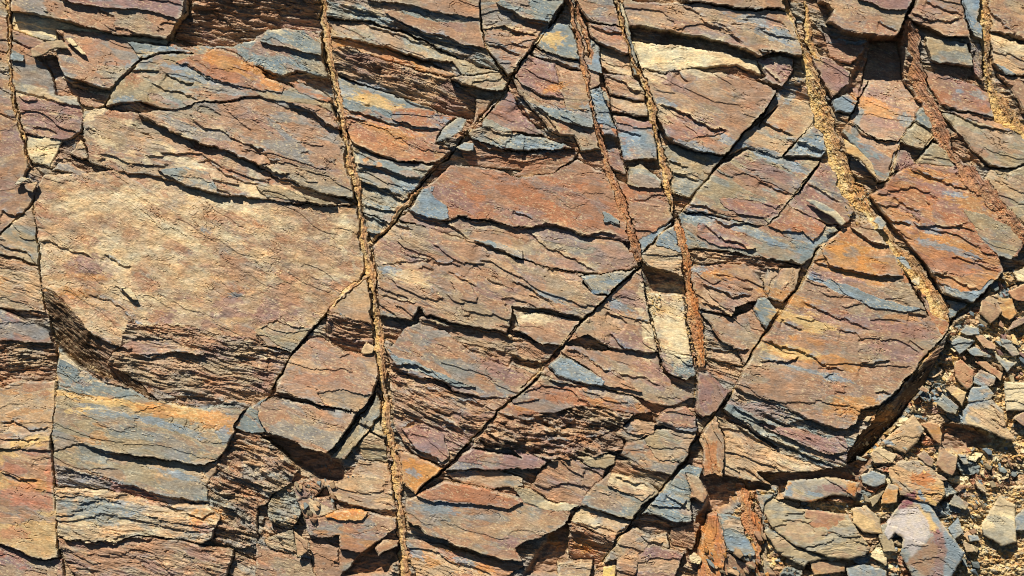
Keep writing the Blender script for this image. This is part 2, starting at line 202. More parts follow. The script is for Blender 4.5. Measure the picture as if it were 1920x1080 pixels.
slab|8 .02 .03 22 5 .8|bptbl|c 690,360 810,400 870,370 960,365 1170,400 1300,430 1410,490 1340,600 1220,720 1140,830 1000,810 860,760 760,560 720,450|big smooth brown five sided slab with a sharp right corner, upper right
>layer|10 .02 .04 28 4 1|pbr|c 740,550 900,590 1050,650 1160,705 1000,730 900,750 830,730
block|-3 0 .02 20 4 1|lgbl|c 800,770 860,765 1000,815 1130,835 1100,870 1020,980 950,1050 850,1030 810,850|olive and blue block in the shadow below the big five sided slab
slab|-3 0 .02 22 4 .8|tltbg|c 1140,830 1220,730 1421,560 d 0,680 100,500 275,540 320,640 220,740 130,840 0,800 c 1421,830 1250,790|tan slab with a rusty round stain, right of the big five sided slab's dark edge
slab|0 0 .03 18 4 .8|Ggbl|d 140,835 210,750 310,640 380,790 340,840|slate blue block left of the yellow crumbly vein, upper right
slab|1 0 .02 20 4 1|lgpbr|c 1110,880 1260,800 1421,845 d 130,845 340,850 180,1070 h 55,215 g 1360,215 1200,180 1000,140 900,135 960,60|blue and red banded slab between the two diagonal cracks, right of centre
>layer|5 0 .03 22 4 .8|pbp|g 1100,60 1200,60 1421,100 1350,165 1200,150 1130,100
slab|-2 0 .02 25 4 .8|prgb|h 160,90 250,0 d 340,860 430,900 520,1080 h 540,80 480,190 380,205 200,130|dark red slab behind the long loose grey flake
slab|1 0 .02 18 4 1|glbrl|g 885,140 1000,145 1360,215 h 50,220 160,95 380,210 430,200 400,290 330,320 290,380 230,420 g 1421,390 1300,380 1200,350 940,330|blue olive slab with a red brown left part, above the rough dark band
>layer|5 0 .03 25 4 .8|prb|g 1000,190 1100,200 1300,330 1200,335 1050,300 980,250
>layer|5 0 .03 22 4 .8|rob|h 160,100 240,130 370,205 300,290 240,240 130,240 60,215
block|-7 0 -.15 8 4 3|bdt|g 940,335 1200,355 1421,395 h 230,425 150,440 0,430 g 1421,440 1200,410 1000,430 940,410|rough dark band of crumbled edges under the blue olive slab, right of centre
block|2 0 .03 14 4 1|brpbt|g 945,420 1240,410 1340,510 1360,590 1290,610 1190,640 1170,695 1000,650 960,500|rust brown block right of the wide rusty rib under the rough dark band
>layer|5 0 .05 20 4 .8|orb|g 985,460 1050,450 1110,500 1080,515 1020,490
block|0 0 .02 -60 4 1.2|blbt|g 1340,500 h 60,430 230,430 200,550 140,620 60,590 g 1360,590|olive brown block with a split face beside the lower diagonal crack
slab|4 0 .02 60 4 .8|gpGb|h 0,590 50,580 110,670 40,755 0,700 g 1290,640 1300,600|blue and purple pointed slab left of the lower diagonal crack
block|1 0 .04 18 4 1|bltb|g 1000,655 1170,700 1290,650 1340,770 1240,960 1200,870 1100,800 1020,690|brown block with a deep notch below, right of the wide rusty rib's lower half
block|-7 0 .02 14 4 1.2|tcb|g 1020,860 1200,870 1240,965 1100,930 1020,900|tan ledge in the notch beneath the brown notched block
slab|14 .02 .015 20 5 1|broblb|h 340,320 430,240 490,220 620,190 740,370 800,500 900,680 1010,760 930,850 840,960 760,1050 l 800,30 650,170 550,190 520,270 460,300 250,240 0,100 k 1421,170 1180,80 g 1240,970 h 0,850 30,800 130,680 200,560 270,440|huge orange brown slab with a pointed lower right edge, right centre of the cliff
>layer|16 .02 .03 17 4 .8|obrg|h 330,320 430,240 490,220 620,190 740,370 770,480 620,470 480,440 380,420
>layer|15 .02 .02 24 4 .8|GGgG|h 240,480 290,450 450,520 640,590 860,650 780,670 600,640 450,570
>layer|20 0 .05 15 3 1|bt|h 480,220 620,190 690,320 600,290
block|5 .03 -.02 18 4 2|gbptl|k 1130,200 1190,80 1421,170 l 0,100 250,240 460,300 520,270 550,190 660,190 700,160 880,30 860,120 700,300 600,370 500,490 380,510 230,480 0,400 k 1421,400 1200,250|thick pile of broken layers under the huge orange brown slab, curving up its right side
>layer|8 0 .06 16 4 1.4|gbl|k 1150,160 1421,270 l 160,290 60,280 0,260 k 1421,380 1250,270 1130,190
>layer|9 0 .04 20 4 1.6|pbt|l 0,270 200,285 380,350 460,330 480,420 380,430 200,360
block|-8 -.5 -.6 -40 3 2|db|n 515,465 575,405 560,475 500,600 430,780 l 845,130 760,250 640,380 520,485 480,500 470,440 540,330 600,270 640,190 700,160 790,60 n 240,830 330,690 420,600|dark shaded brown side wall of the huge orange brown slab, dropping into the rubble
slab|0 0 .02 18 4 1.6|tcbtl|k 1090,230 1250,300 1421,420 l 0,380 240,470 380,510 240,530 0,530 k 1380,600 1130,545 1130,330|cream tan block at the lower end of the layered pile, above the black cavity
slab|4 .06 0 80 4 1.3|tobrb|k 1000,350 1045,270 1085,225 1110,290 1135,380 1128,470 1125,550 1075,535 1030,548 1015,470 1020,410|upright bright orange slab at the crossing of the ribs, lower right of centre
block|2 0 0 60 4 1|pbt|k 990,0 1050,0 1130,80 1170,90 1100,200 1010,240 980,200|purple brown wedge at the bottom end of the wide rusty rib
block|0 .02 .03 14 4 1.2|glbt|k 1095,745 1220,770 1240,860 1310,975 1290,1030 1140,950 1120,860|blue topped stepped block at the bottom, between the orange face and the bright orange rib
>layer|6 0 .06 14 4 .8|Ggl|k 1120,858 1255,880 1310,975 1200,965 1140,930
block|-8 0 -.2 14 4 1.4|bpl|k 1130,955 1290,1035 1270,1100 1110,1100|shaded brown block on the bottom edge under the blue topped stepped one
slab|3 .25 0 75 4 1.3|uoru|k 1000,930 1020,840 1050,752 1095,745 1120,860 1140,950 1110,1100 990,1100|rust orange upright face on the bottom edge, left of the blue topped block
block|-4 0 .05 30 4 1.3|gblt|k 1300,655 1421,640 l 40,690 30,800 60,860 k 1410,900 1350,760|blue grey stepped block just right of the bright orange rib
block|-8 0 .05 30 4 1.4|lgbt|k 1340,850 1410,900 l 60,870 60,1000 k 1421,1100 1340,1100|olive grey block on the bottom edge just right of the bright orange rib
slab|20 0 .05 14 5 1|btrbl|d 330,0 820,0 780,95 745,190 710,210 620,195 480,175 370,120 400,60|brown slab at the top edge overhanging the largest black shadow, upper right
>layer|24 0 .05 15 4 1|pb|d 520,0 820,0 785,65 650,50
slab|16 0 .03 14 4 .9|bptb|d 790,100 850,0 1080,0 1120,200 1000,195 880,140|brown split slab at the top edge between the largest shadow and the yellow right vein
slab|8 0 .04 12 4 1|lgbg|d 890,195 1120,235 1150,360 1050,350 920,320|grey green slab casting a wide black shadow, left of the yellow right vein
slab|-8 0 .04 18 4 .9|rpbg|d 880,360 1150,440 1250,500 1310,630 1200,610 980,560 920,450|red brown slab partly in the shadow under the grey green slab
slab|-4 0 .05 20 4 .9|bpt|d 970,570 1190,615 1305,640 1370,705 1200,670 1060,600|thin brown ledge under the red brown shaded slab
slab|0 .02 .03 22 4 .8|lbrlt|d 980,600 1080,610 1370,710 1421,720 1421,870 1380,900 1250,890 1150,800 1060,700|olive brown slab on the right edge between the red rib and the yellow vein
slab|-26 0 .34 12 4 .7|btrbl|d 620,200 780,200 790,430 890,560 840,640 755,750 630,740 490,640 550,510|orange brown slab whose top lies in the largest black shadow, left of the red rib
block|-10 0 .1 14 4 1|rpb|d 370,225 560,240 590,250 500,340 390,300|red slab with a shaded top, right of the yellow crumbly vein near the top
block|-12 0 .05 14 4 1|gbr|d 340,130 400,200 600,215 570,240 370,225|dark blue grey recess under the shadow casting brown slab
block|0 0 .03 25 4 1.2|pbt|d 280,290 400,310 490,380 480,450 400,520 300,340|small mauve block between the yellow crumbly vein and the black hole
slab|-1 0 .03 14 4 .8|Gg|d 400,530 480,500 540,540 500,610 420,590|small slate blue block at the lower left corner of the black hole
slab|-1 0 .03 16 4 .8|grGbo|d 450,700 490,650 630,745 760,755 760,800 700,960 640,965 560,830|slate blue slab with rust stains right of the yellow crumbly vein
slab|5 0 .04 25 4 .9|lbt|d 760,740 840,650 960,700 930,740 880,800 760,760|small olive pointed slab left of the red rib
slab|0 0 .03 25 4 .9|glb|d 850,600 880,570 960,640 970,740 840,650|small blue grey slab against the left side of the red rib
slab|3 0 .03 14 4 .8|lblt|d 840,870 930,755 1000,780 1050,890|olive triangular slab on top of the large rust red slab
block|-4 0 0 -60 4 1.4|pbg|d 700,910 740,800 800,800 860,880 780,910|cluster of little purple and blue pieces above the large rust red slab
slab|8 .01 .02 18 5 .8|rorpo|d 680,960 780,900 850,870 1060,890 1140,990 1200,970 h 1180,20 1400,250 1421,300 1380,370 1280,380 1310,450 1260,500 1150,620 1080,600 990,570 900,420 700,180 600,50 680,0|large rust red slab on the right between the yellow crumbly vein and the red rib
>layer|11 0 .03 25 4 .6|lbGl|h 1090,120 1200,150 1300,190 1400,250 1410,290 1350,385 1280,375 1170,250
>layer|10 0 .05 22 4 .7|GggG|h 990,520 1080,560 1180,555 1240,490 1270,500 1150,620 1080,600 1000,570
slab|-1 0 .02 16 4 1|lbtp|d 1200,965 1250,900 1380,905 1421,880 1421,1080 h 1421,200 1300,110 1200,10|olive tan slab on the right edge below the red rib
block|-8 0 .02 10 4 1|glb|h 1000,600 1130,625 1060,700 1030,710|shaded blue grey block under the tip of the large rust red slab
slab|4 0 0 40 4 .8|rbrg|h 850,550 930,590 960,640 1020,740 980,790 930,720|small rust coloured slab left of the yellow crumbly vein's lower tip
block|4 0 .02 18 4 1|btlr|d 1230,0 1421,0 1421,220 1360,190 1240,170|brown block in the top right corner, right of the yellow right vein
block|0 0 .02 18 4 1.4|tbct|d 1240,180 1421,230 1421,400 1390,410 1260,330|tan brown block on the right edge near the top
>layer|4 0 .05 25 4 .7|Ggb|d 1260,330 1310,350 1390,405 1320,395
block|-1 0 .02 18 4 1.2|btb|d 1280,390 1421,420 1421,600 1360,480|brown block on the right edge beside the yellow right vein
slab|12 0 .03 40 4 .7|Gg|d 1085,0 1185,0 1200,210 1150,200 1110,110|slate blue upright slab along the left side of the yellow right vein, at the top
block|2 0 .02 70 5 2.4|pbg|d 1130,230 1200,230 1200,440 1150,370|rough mauve block left of the yellow right vein
'''
# veins: kind | palette | dz | polyline x,y,width | label
VEINS = '''
vein|tbyb|1|14,0,6 17,60,7 17,110,6 22,170,6 28,210,6 40,250,6 48,290,6 55,312,5|thin cracked tan vein running down the left edge from the top
vein|tbytb|0|604,-20,9 608,40,13 616,90,14 622,130,13 634,180,10 644,240,8 654,290,12 664,330,14 672,370,14 678,420,14 686,470,15 697,520,15 704,580,13 710,640,15 717,700,15 721,770,16 731,820,15 741,870,17 748,930,17 750,980,11 752,1020,13 758,1060,26 766,1110,34|long sandy tan vein running the full height of the cliff left of centre
vein|bror|1|1064,0,10 1075,35,13 1084,70,9 1092,110,10 1100,160,9 1112,210,7 1121,250,7 1135,300,12 1152,345,15 1168,390,15 1180,430,16 1192,470,13 1198,488,8|rusty brown rib from the top edge down to the crossing with the diagonal crack
vein|bror|3|1080,0,6 1092,40,8 1104,75,7 1110,110,5|short rusty vein at the top edge just right of the longer rusty brown rib
vein|yobt|2|1156,0,5 1168,60,5 1186,110,6 1206,150,9 1218,190,13 1228,240,12 1240,290,14 1250,330,14 1256,365,10 1259,400,8|narrow yellow brown vein above the diagonal crack, upper right of centre
vein|otyor|3|1265,410,10 1276,440,16 1286,480,15 1292,530,17 1301,580,20 1308,620,22 1313,660,22 1317,690,14|wide rusty rib with a sandy left edge, right of the cream recess
vein|yytcy|0|1472,0,12 1490,50,14 1508,95,12 1520,130,20 1530,170,30 1545,220,32 1560,260,26 1572,300,34 1592,350,36 1620,385,30 1648,420,16 1672,460,22 1710,500,30 1742,545,34 1765,580,28 1778,605,12|yellow crumbly vein slanting down through the upper right
vein|yoyt|3|1509,0,14 1515,40,12 1520,80,10 1535,110,8|short yellow vein beside the yellow crumbly one at the top edge
vein|rbprd|10|1700,40,18 1712,80,36 1718,130,32 1730,175,22 1748,205,22 1762,245,28 1784,290,26 1812,325,34 1840,350,30 1868,385,24 1900,420,20 1930,448,20|dark red brown rib running to the right edge
vein|yyty|0|1843,0,18 1848,50,20 1850,100,14 1850,130,16 1864,170,24 1882,210,30 1912,240,30 1935,262,24|bright yellow gravelly vein near the top right corner
vein|uuobr|3|1386,905,6 1392,925,16 1402,950,26 1413,985,32 1425,1010,22 1420,1050,20 1414,1100,20|bright orange rib near the bottom, right of the black cavity
vein|tycb|1|698,452,6 728,425,7 746,400,8 768,375,7 790,350,6|short sandy strip filling the diagonal crack right of the long sandy vein
vein|tycb|1|690,518,9 665,530,8 645,548,7 625,572,5|short yellow strip filling the diagonal crack left of the long sandy vein
'''
# joints: open cracks.  half width, depth | polyline
CRACKS = '''
3 26|a 1010,0 990,80 930,165 890,235
2.6 22|a 765,300 700,380 600,480 550,570
3 26|b 1421,310 c 0,390
3.2 30|c 290,0 235,100 190,150 90,290 0,395 b 1340,480 1220,620 1100,740 1030,830 960,890 880,980 830,1050
2.2 22|f 870,10 820,80 750,180
3 34|f 390,650 300,770 200,880 150,970 80,1080
3 30|g 690,425 580,510 500,590 400,690 320,770 240,870 150,980 40,1080
2.6 30|g 900,140 850,200 780,260 700,340
3.4 36|k 155,10 30,120 0,150 j 1421,95 1290,200 1160,340 1010,510 880,620 850,650
4 40|c 1415,500 1340,600 1220,730 1130,840
2 22|c 1110,860 1070,920 1000,1000 950,1060 g 900,140
2.4 28|d 310,650 220,740 130,840
3 30|d 345,850 260,950 170,1075 h 160,90 50,215
2.4 26|h 410,285 340,320 270,440 210,550 150,620 40,780 0,850 g 1340,770 1240,960
2.4 26|k 1190,70 1150,150 1090,210 1000,330 930,470 800,620 680,740 570,890 490,1000 430,1070
5 40|h 1300,460 1200,580 1150,620 1040,730 990,790 850,960 770,1060
3 30|e 0,260 60,200 130,130 180,85
2 18|a 45,60 40,200 45,350 70,550 110,690 150,870
1.6 14|e 175,100 200,280 215,500 225,560 260,720 290,860 297,1060 i 295,100
1.4 10|i 300,160 275,300 285,500 295,700 305,960 330,1060
2 18|j 635,115 520,270 450,350 380,425
1.6 14|j 670,225 530,380 480,460
2.4 22|k 980,0 975,80 965,200
1.8 16|b 345,0 350,170 375,330 410,500 450,640
1.8 16|d 140,0 200,160 260,270
2.2 22|d 610,430 540,540 490,640
2.4 22|d 850,640 760,745
2.4 24|d 960,690 890,780 840,860
3 26|d 760,770 700,960 640,980
1.8 16|g 545,0 600,120 660,350 690,420
2.2 20|b 1190,100 1230,270 1340,400
'''
# ledges: the far (right hand) side of the line drops.  drop, fade length | polyline
LEDGES = '''
9 30|a 740,600 800,650 950,715 1080,770 1200,795
6 22|a 1200,800 1330,850 1421,900
7 30|a 600,905 750,925 850,945 940,970 1080,1020 1200,1040 1421,1060
4 20|e 200,285 270,290 330,320 420,345 500,380
4 20|e 545,360 620,400 710,430
3 16|e 450,560 560,600 640,640 690,690 740,730 870,740
4 16|e 740,735 870,740 1000,740
4 16|e 615,520 680,580 745,610
4 14|a 800,440 870,480 960,490 1070,545
5 14|a 700,375 800,370 860,380
5 16|a 880,385 960,435 1040,440
3 12|a 950,335 1050,370 1100,410 1200,440 1310,480
4 16|a 1010,640 1100,680 1190,700 1300,770 1421,800
4 14|a 1340,770 1421,820
4 14|a 1040,860 1100,850 1200,930 1300,965 1421,990
3 12|a 450,680 520,700
6 20|a 300,290 330,390 390,460 480,465 590,475
4 16|a 240,340 280,400 300,490
5 14|b 0,870 100,910 190,930
4 14|b 20,780 80,850 140,865
5 14|b 160,545 240,590 300,600 350,660 450,690
5 16|b 0,345 60,390 130,410 220,395 380,415
5 14|b 400,20 520,70 640,90 780,150 950,210 1100,250 1230,290
5 14|b 380,90 440,105 560,120 700,160 860,220 1010,270 1150,320 1300,380
4 12|b 450,30 600,70 700,110
4 12|b 690,100 800,150 1000,190 1100,240
7 18|b 400,190 520,210 700,250 880,310 1030,370
4 12|b 830,385 920,400 1010,440
5 14|b 460,580 560,600 650,640 780,660 850,690 980,690
5 14|b 470,620 550,640 600,640
6 16|b 520,770 640,820 800,860 880,870
5 14|b 530,890 650,900 800,935 890,945
7 18|b 540,960 640,990 720,1020 800,1060
6 16|f 570,100 650,120 760,135
7 18|f 575,150 620,170 720,210
5 14|f 585,235 680,255
4 14|b 1200,150 1300,140 1421,170
5 14|b 1220,230 1300,250 1421,300
6 16|c 0,70 60,110 140,130 200,125
4 12|c 0,160 60,180 130,190
4 12|c 0,225 90,260
7 18|c 90,290 200,310 300,345 375,380
6 18|c 125,560 200,640 260,720 330,725
5 14|c 300,655 380,665 445,685
7 22|c 40,540 100,640 180,690 250,725
5 14|b 1205,680 1280,710 1370,720 1421,710
6 16|b 1140,735 1250,790 1421,815 c 0,810
4 10|g 0,130 60,140 110,180
6 18|g 0,210 60,230 110,215 230,200 370,260 470,240 590,270
8 20|g 0,370 60,385 200,435 380,462
5 14|f 1080,160 1200,190 1300,200 1421,240
5 14|f 820,150 900,180 1020,190 1080,240 1150,280
4 14|f 640,185 760,200 850,230
6 18|f 1160,290 1250,320 1421,385
3 12|f 650,420 760,405 900,400 960,385
4 12|f 950,390 1010,410 1060,400
3 12|f 1020,450 1100,490 1190,530
3 12|f 660,570 760,600 860,610
5 14|f 680,700 760,710 830,720
3 12|f 1160,410 1200,440
4 10|g 80,235 200,330 330,380 460,450
5 14|g 0,500 100,540 230,640
6 16|g 0,650 220,685 380,700
5 12|g 510,660 580,700 620,740
4 12|g 660,710 740,720
6 18|g 0,765 60,790 150,835 260,850
7 20|f 870,690 1000,740 1100,750 1200,770 1310,780 1421,830
6 20|f 690,870 740,940 850,950 960,1000
4 14|f 710,960 850,1010 1000,1060
8 20|g 0,900 100,940 170,945
5 16|g 520,770 600,860 680,890 780,885
5 16|g 290,860 380,900 500,980 560,985
4 12|g 550,1000 700,1020 800,1060
5 14|j 740,0 830,20 920,40 1000,45 1060,100 1200,135 1350,125
4 14|j 760,290 850,250 1000,290 1100,300
4 14|j 800,160 900,220 1000,260 1080,290
5 16|j 900,200 1000,240 1130,330
5 14|j 780,360 850,400 950,450 1010,500
8 24|j 800,780 900,850 1100,930 1300,990 1421,1000
5 18|k 20,250 150,240 250,310 330,250 400,200
5 20|k 0,380 120,400 200,350 330,360 460,330 560,290
5 14|k 180,20 300,60 430,70 520,80 650,130
5 14|k 550,860 650,780 740,790 900,800
6 18|k 780,255 860,290 990,310
4 12|k 540,550 620,570 740,600
5 14|k 380,700 540,755 640,770
4 12|k 330,790 460,820 560,840
4 12|k 820,640 900,700 960,730
5 14|c 400,130 500,160 600,170
7 18|c 440,210 500,250 580,290 632,290
5 12|c 500,400 600,440 650,480 700,490
6 16|c 535,590 640,620 735,620
5 14|c 520,515 620,530 700,545
8 24|c 610,855 680,860 780,850
4 14|c 560,680 640,710 700,720
4 12|c 880,0 960,60 1040,120 1150,180 1240,240
8 26|c 620,140 740,155 900,190 1060,210 1240,260 1310,305 1380,290
4 12|c 690,355 800,395 900,370
4 12|c 885,385 940,440
7 18|c 760,550 850,570 950,620 1050,680 1160,705
8 22|c 800,700 850,750 960,800 1100,835
5 14|c 830,850 950,890
5 14|c 850,920 1000,960
6 18|d 0,265 100,285 230,300
4 12|d 0,150 100,200 210,205
5 14|d 40,370 130,440
5 14|d 0,620 100,680 200,720
4 12|d 150,740 250,760 350,800
5 16|d 220,750 300,790 370,800
5 14|d 130,840 250,840 340,850
4 12|d 0,960 100,1000 180,1040
4 12|d 270,980 380,1040 450,1080
6 14|d 380,140 480,180 620,200 700,215
4 10|d 640,120 740,170
5 12|d 800,75 900,105 1000,120 1080,100
4 10|d 880,10 1000,60 1070,80
5 14|d 1230,50 1290,110 1350,170
5 14|d 1360,170 1421,220
7 20|d 970,560 1100,590 1200,620 1305,635
6 18|d 1050,590 1200,665 1370,705
6 14|d 480,645 560,710 640,745 760,755
6 16|d 830,640 860,665 960,700
6 14|d 1120,780 1200,880 1300,890 1380,905
5 14|h 160,90 250,140 400,200
5 14|g 900,130 1000,145 1150,200 1250,190 1360,215
5 14|g 920,80 1000,100 1100,140
5 14|g 1020,190 1100,260 1200,300 1320,350
7 18|h 0,430 100,430 180,390 240,420
6 16|g 1000,510 1100,540 1180,590 1280,575
6 18|g 1000,610 1100,640 1170,700 1200,650 1290,610
8 22|g 1020,860 1100,870 1200,870 1270,870
5 14|h 280,400 450,440 600,470 780,485
4 12|h 490,225 580,280 690,330
5 14|h 800,670 860,685 900,680
5 14|h 40,810 130,850 210,870 300,910 380,960 470,980
6 16|h 0,925 160,930 220,900
5 16|h 540,930 600,945 700,920
3 12|h 430,760 520,780 570,820
3 12|h 800,810 890,870
4 12|h 120,715 250,770
4 14|h 220,600 300,650 450,700 560,750 620,770
4 14|h 930,450 1030,480 1100,520 1190,560
5 12|h 660,140 720,180 830,205
4 12|h 720,50 800,110 870,150
4 12|h 840,205 1000,215 1120,195
4 10|d 840,900 930,950 1050,990 1140,1000
9 20|l 0,195 150,270 260,240 330,270 420,300 500,295 530,250 560,200
8 20|l 0,310 100,370 200,400 300,450 380,490 480,500
7 18|k 1170,170 1300,240 1421,290
7 18|k 1130,220 1230,300 1300,340 1421,430
4 12|l 610,100 660,80 730,105
7 16|i 430,375 570,425 700,440 830,460 960,465 1060,490 1150,460
5 14|i 310,520 430,530 560,560 680,600 850,650 1000,685
7 20|i 310,885 450,900 600,910 700,880 830,880
6 18|e 0,120 80,150 130,130
4 12|e 0,300 60,330 130,345 200,410
4 12|e 0,365 100,400 200,420
4 14|i 0,250 80,260 180,295 275,280
4 14|i 0,340 130,355 230,345
5 14|i 0,520 80,560 200,570
6 18|i 0,910 120,960 220,1000 320,985
4 12|i 640,620 800,640 940,720 1000,745
4 12|i 980,740 1090,770 1140,730
5 14|i 850,145 1040,185 1150,165 1260,155
6 16|i 940,120 1040,120 1200,150
4 12|e 1300,820 1350,870 1421,885
7 18|e 480,770 560,830 650,850
8 20|e 700,890 800,910 900,880 1000,890 1090,905
5 14|e 1240,905 1421,920 f 0,920
5 14|j 100,90 230,130 350,165 470,195 545,215
6 16|j 540,250 610,290 660,230
5 14|j 400,640 500,700 600,720 740,735
4 12|j 870,50 1000,120 1100,150 1220,160
5 14|f 0,860 100,880 190,885
4 12|f 0,760 100,720 280,755
'''
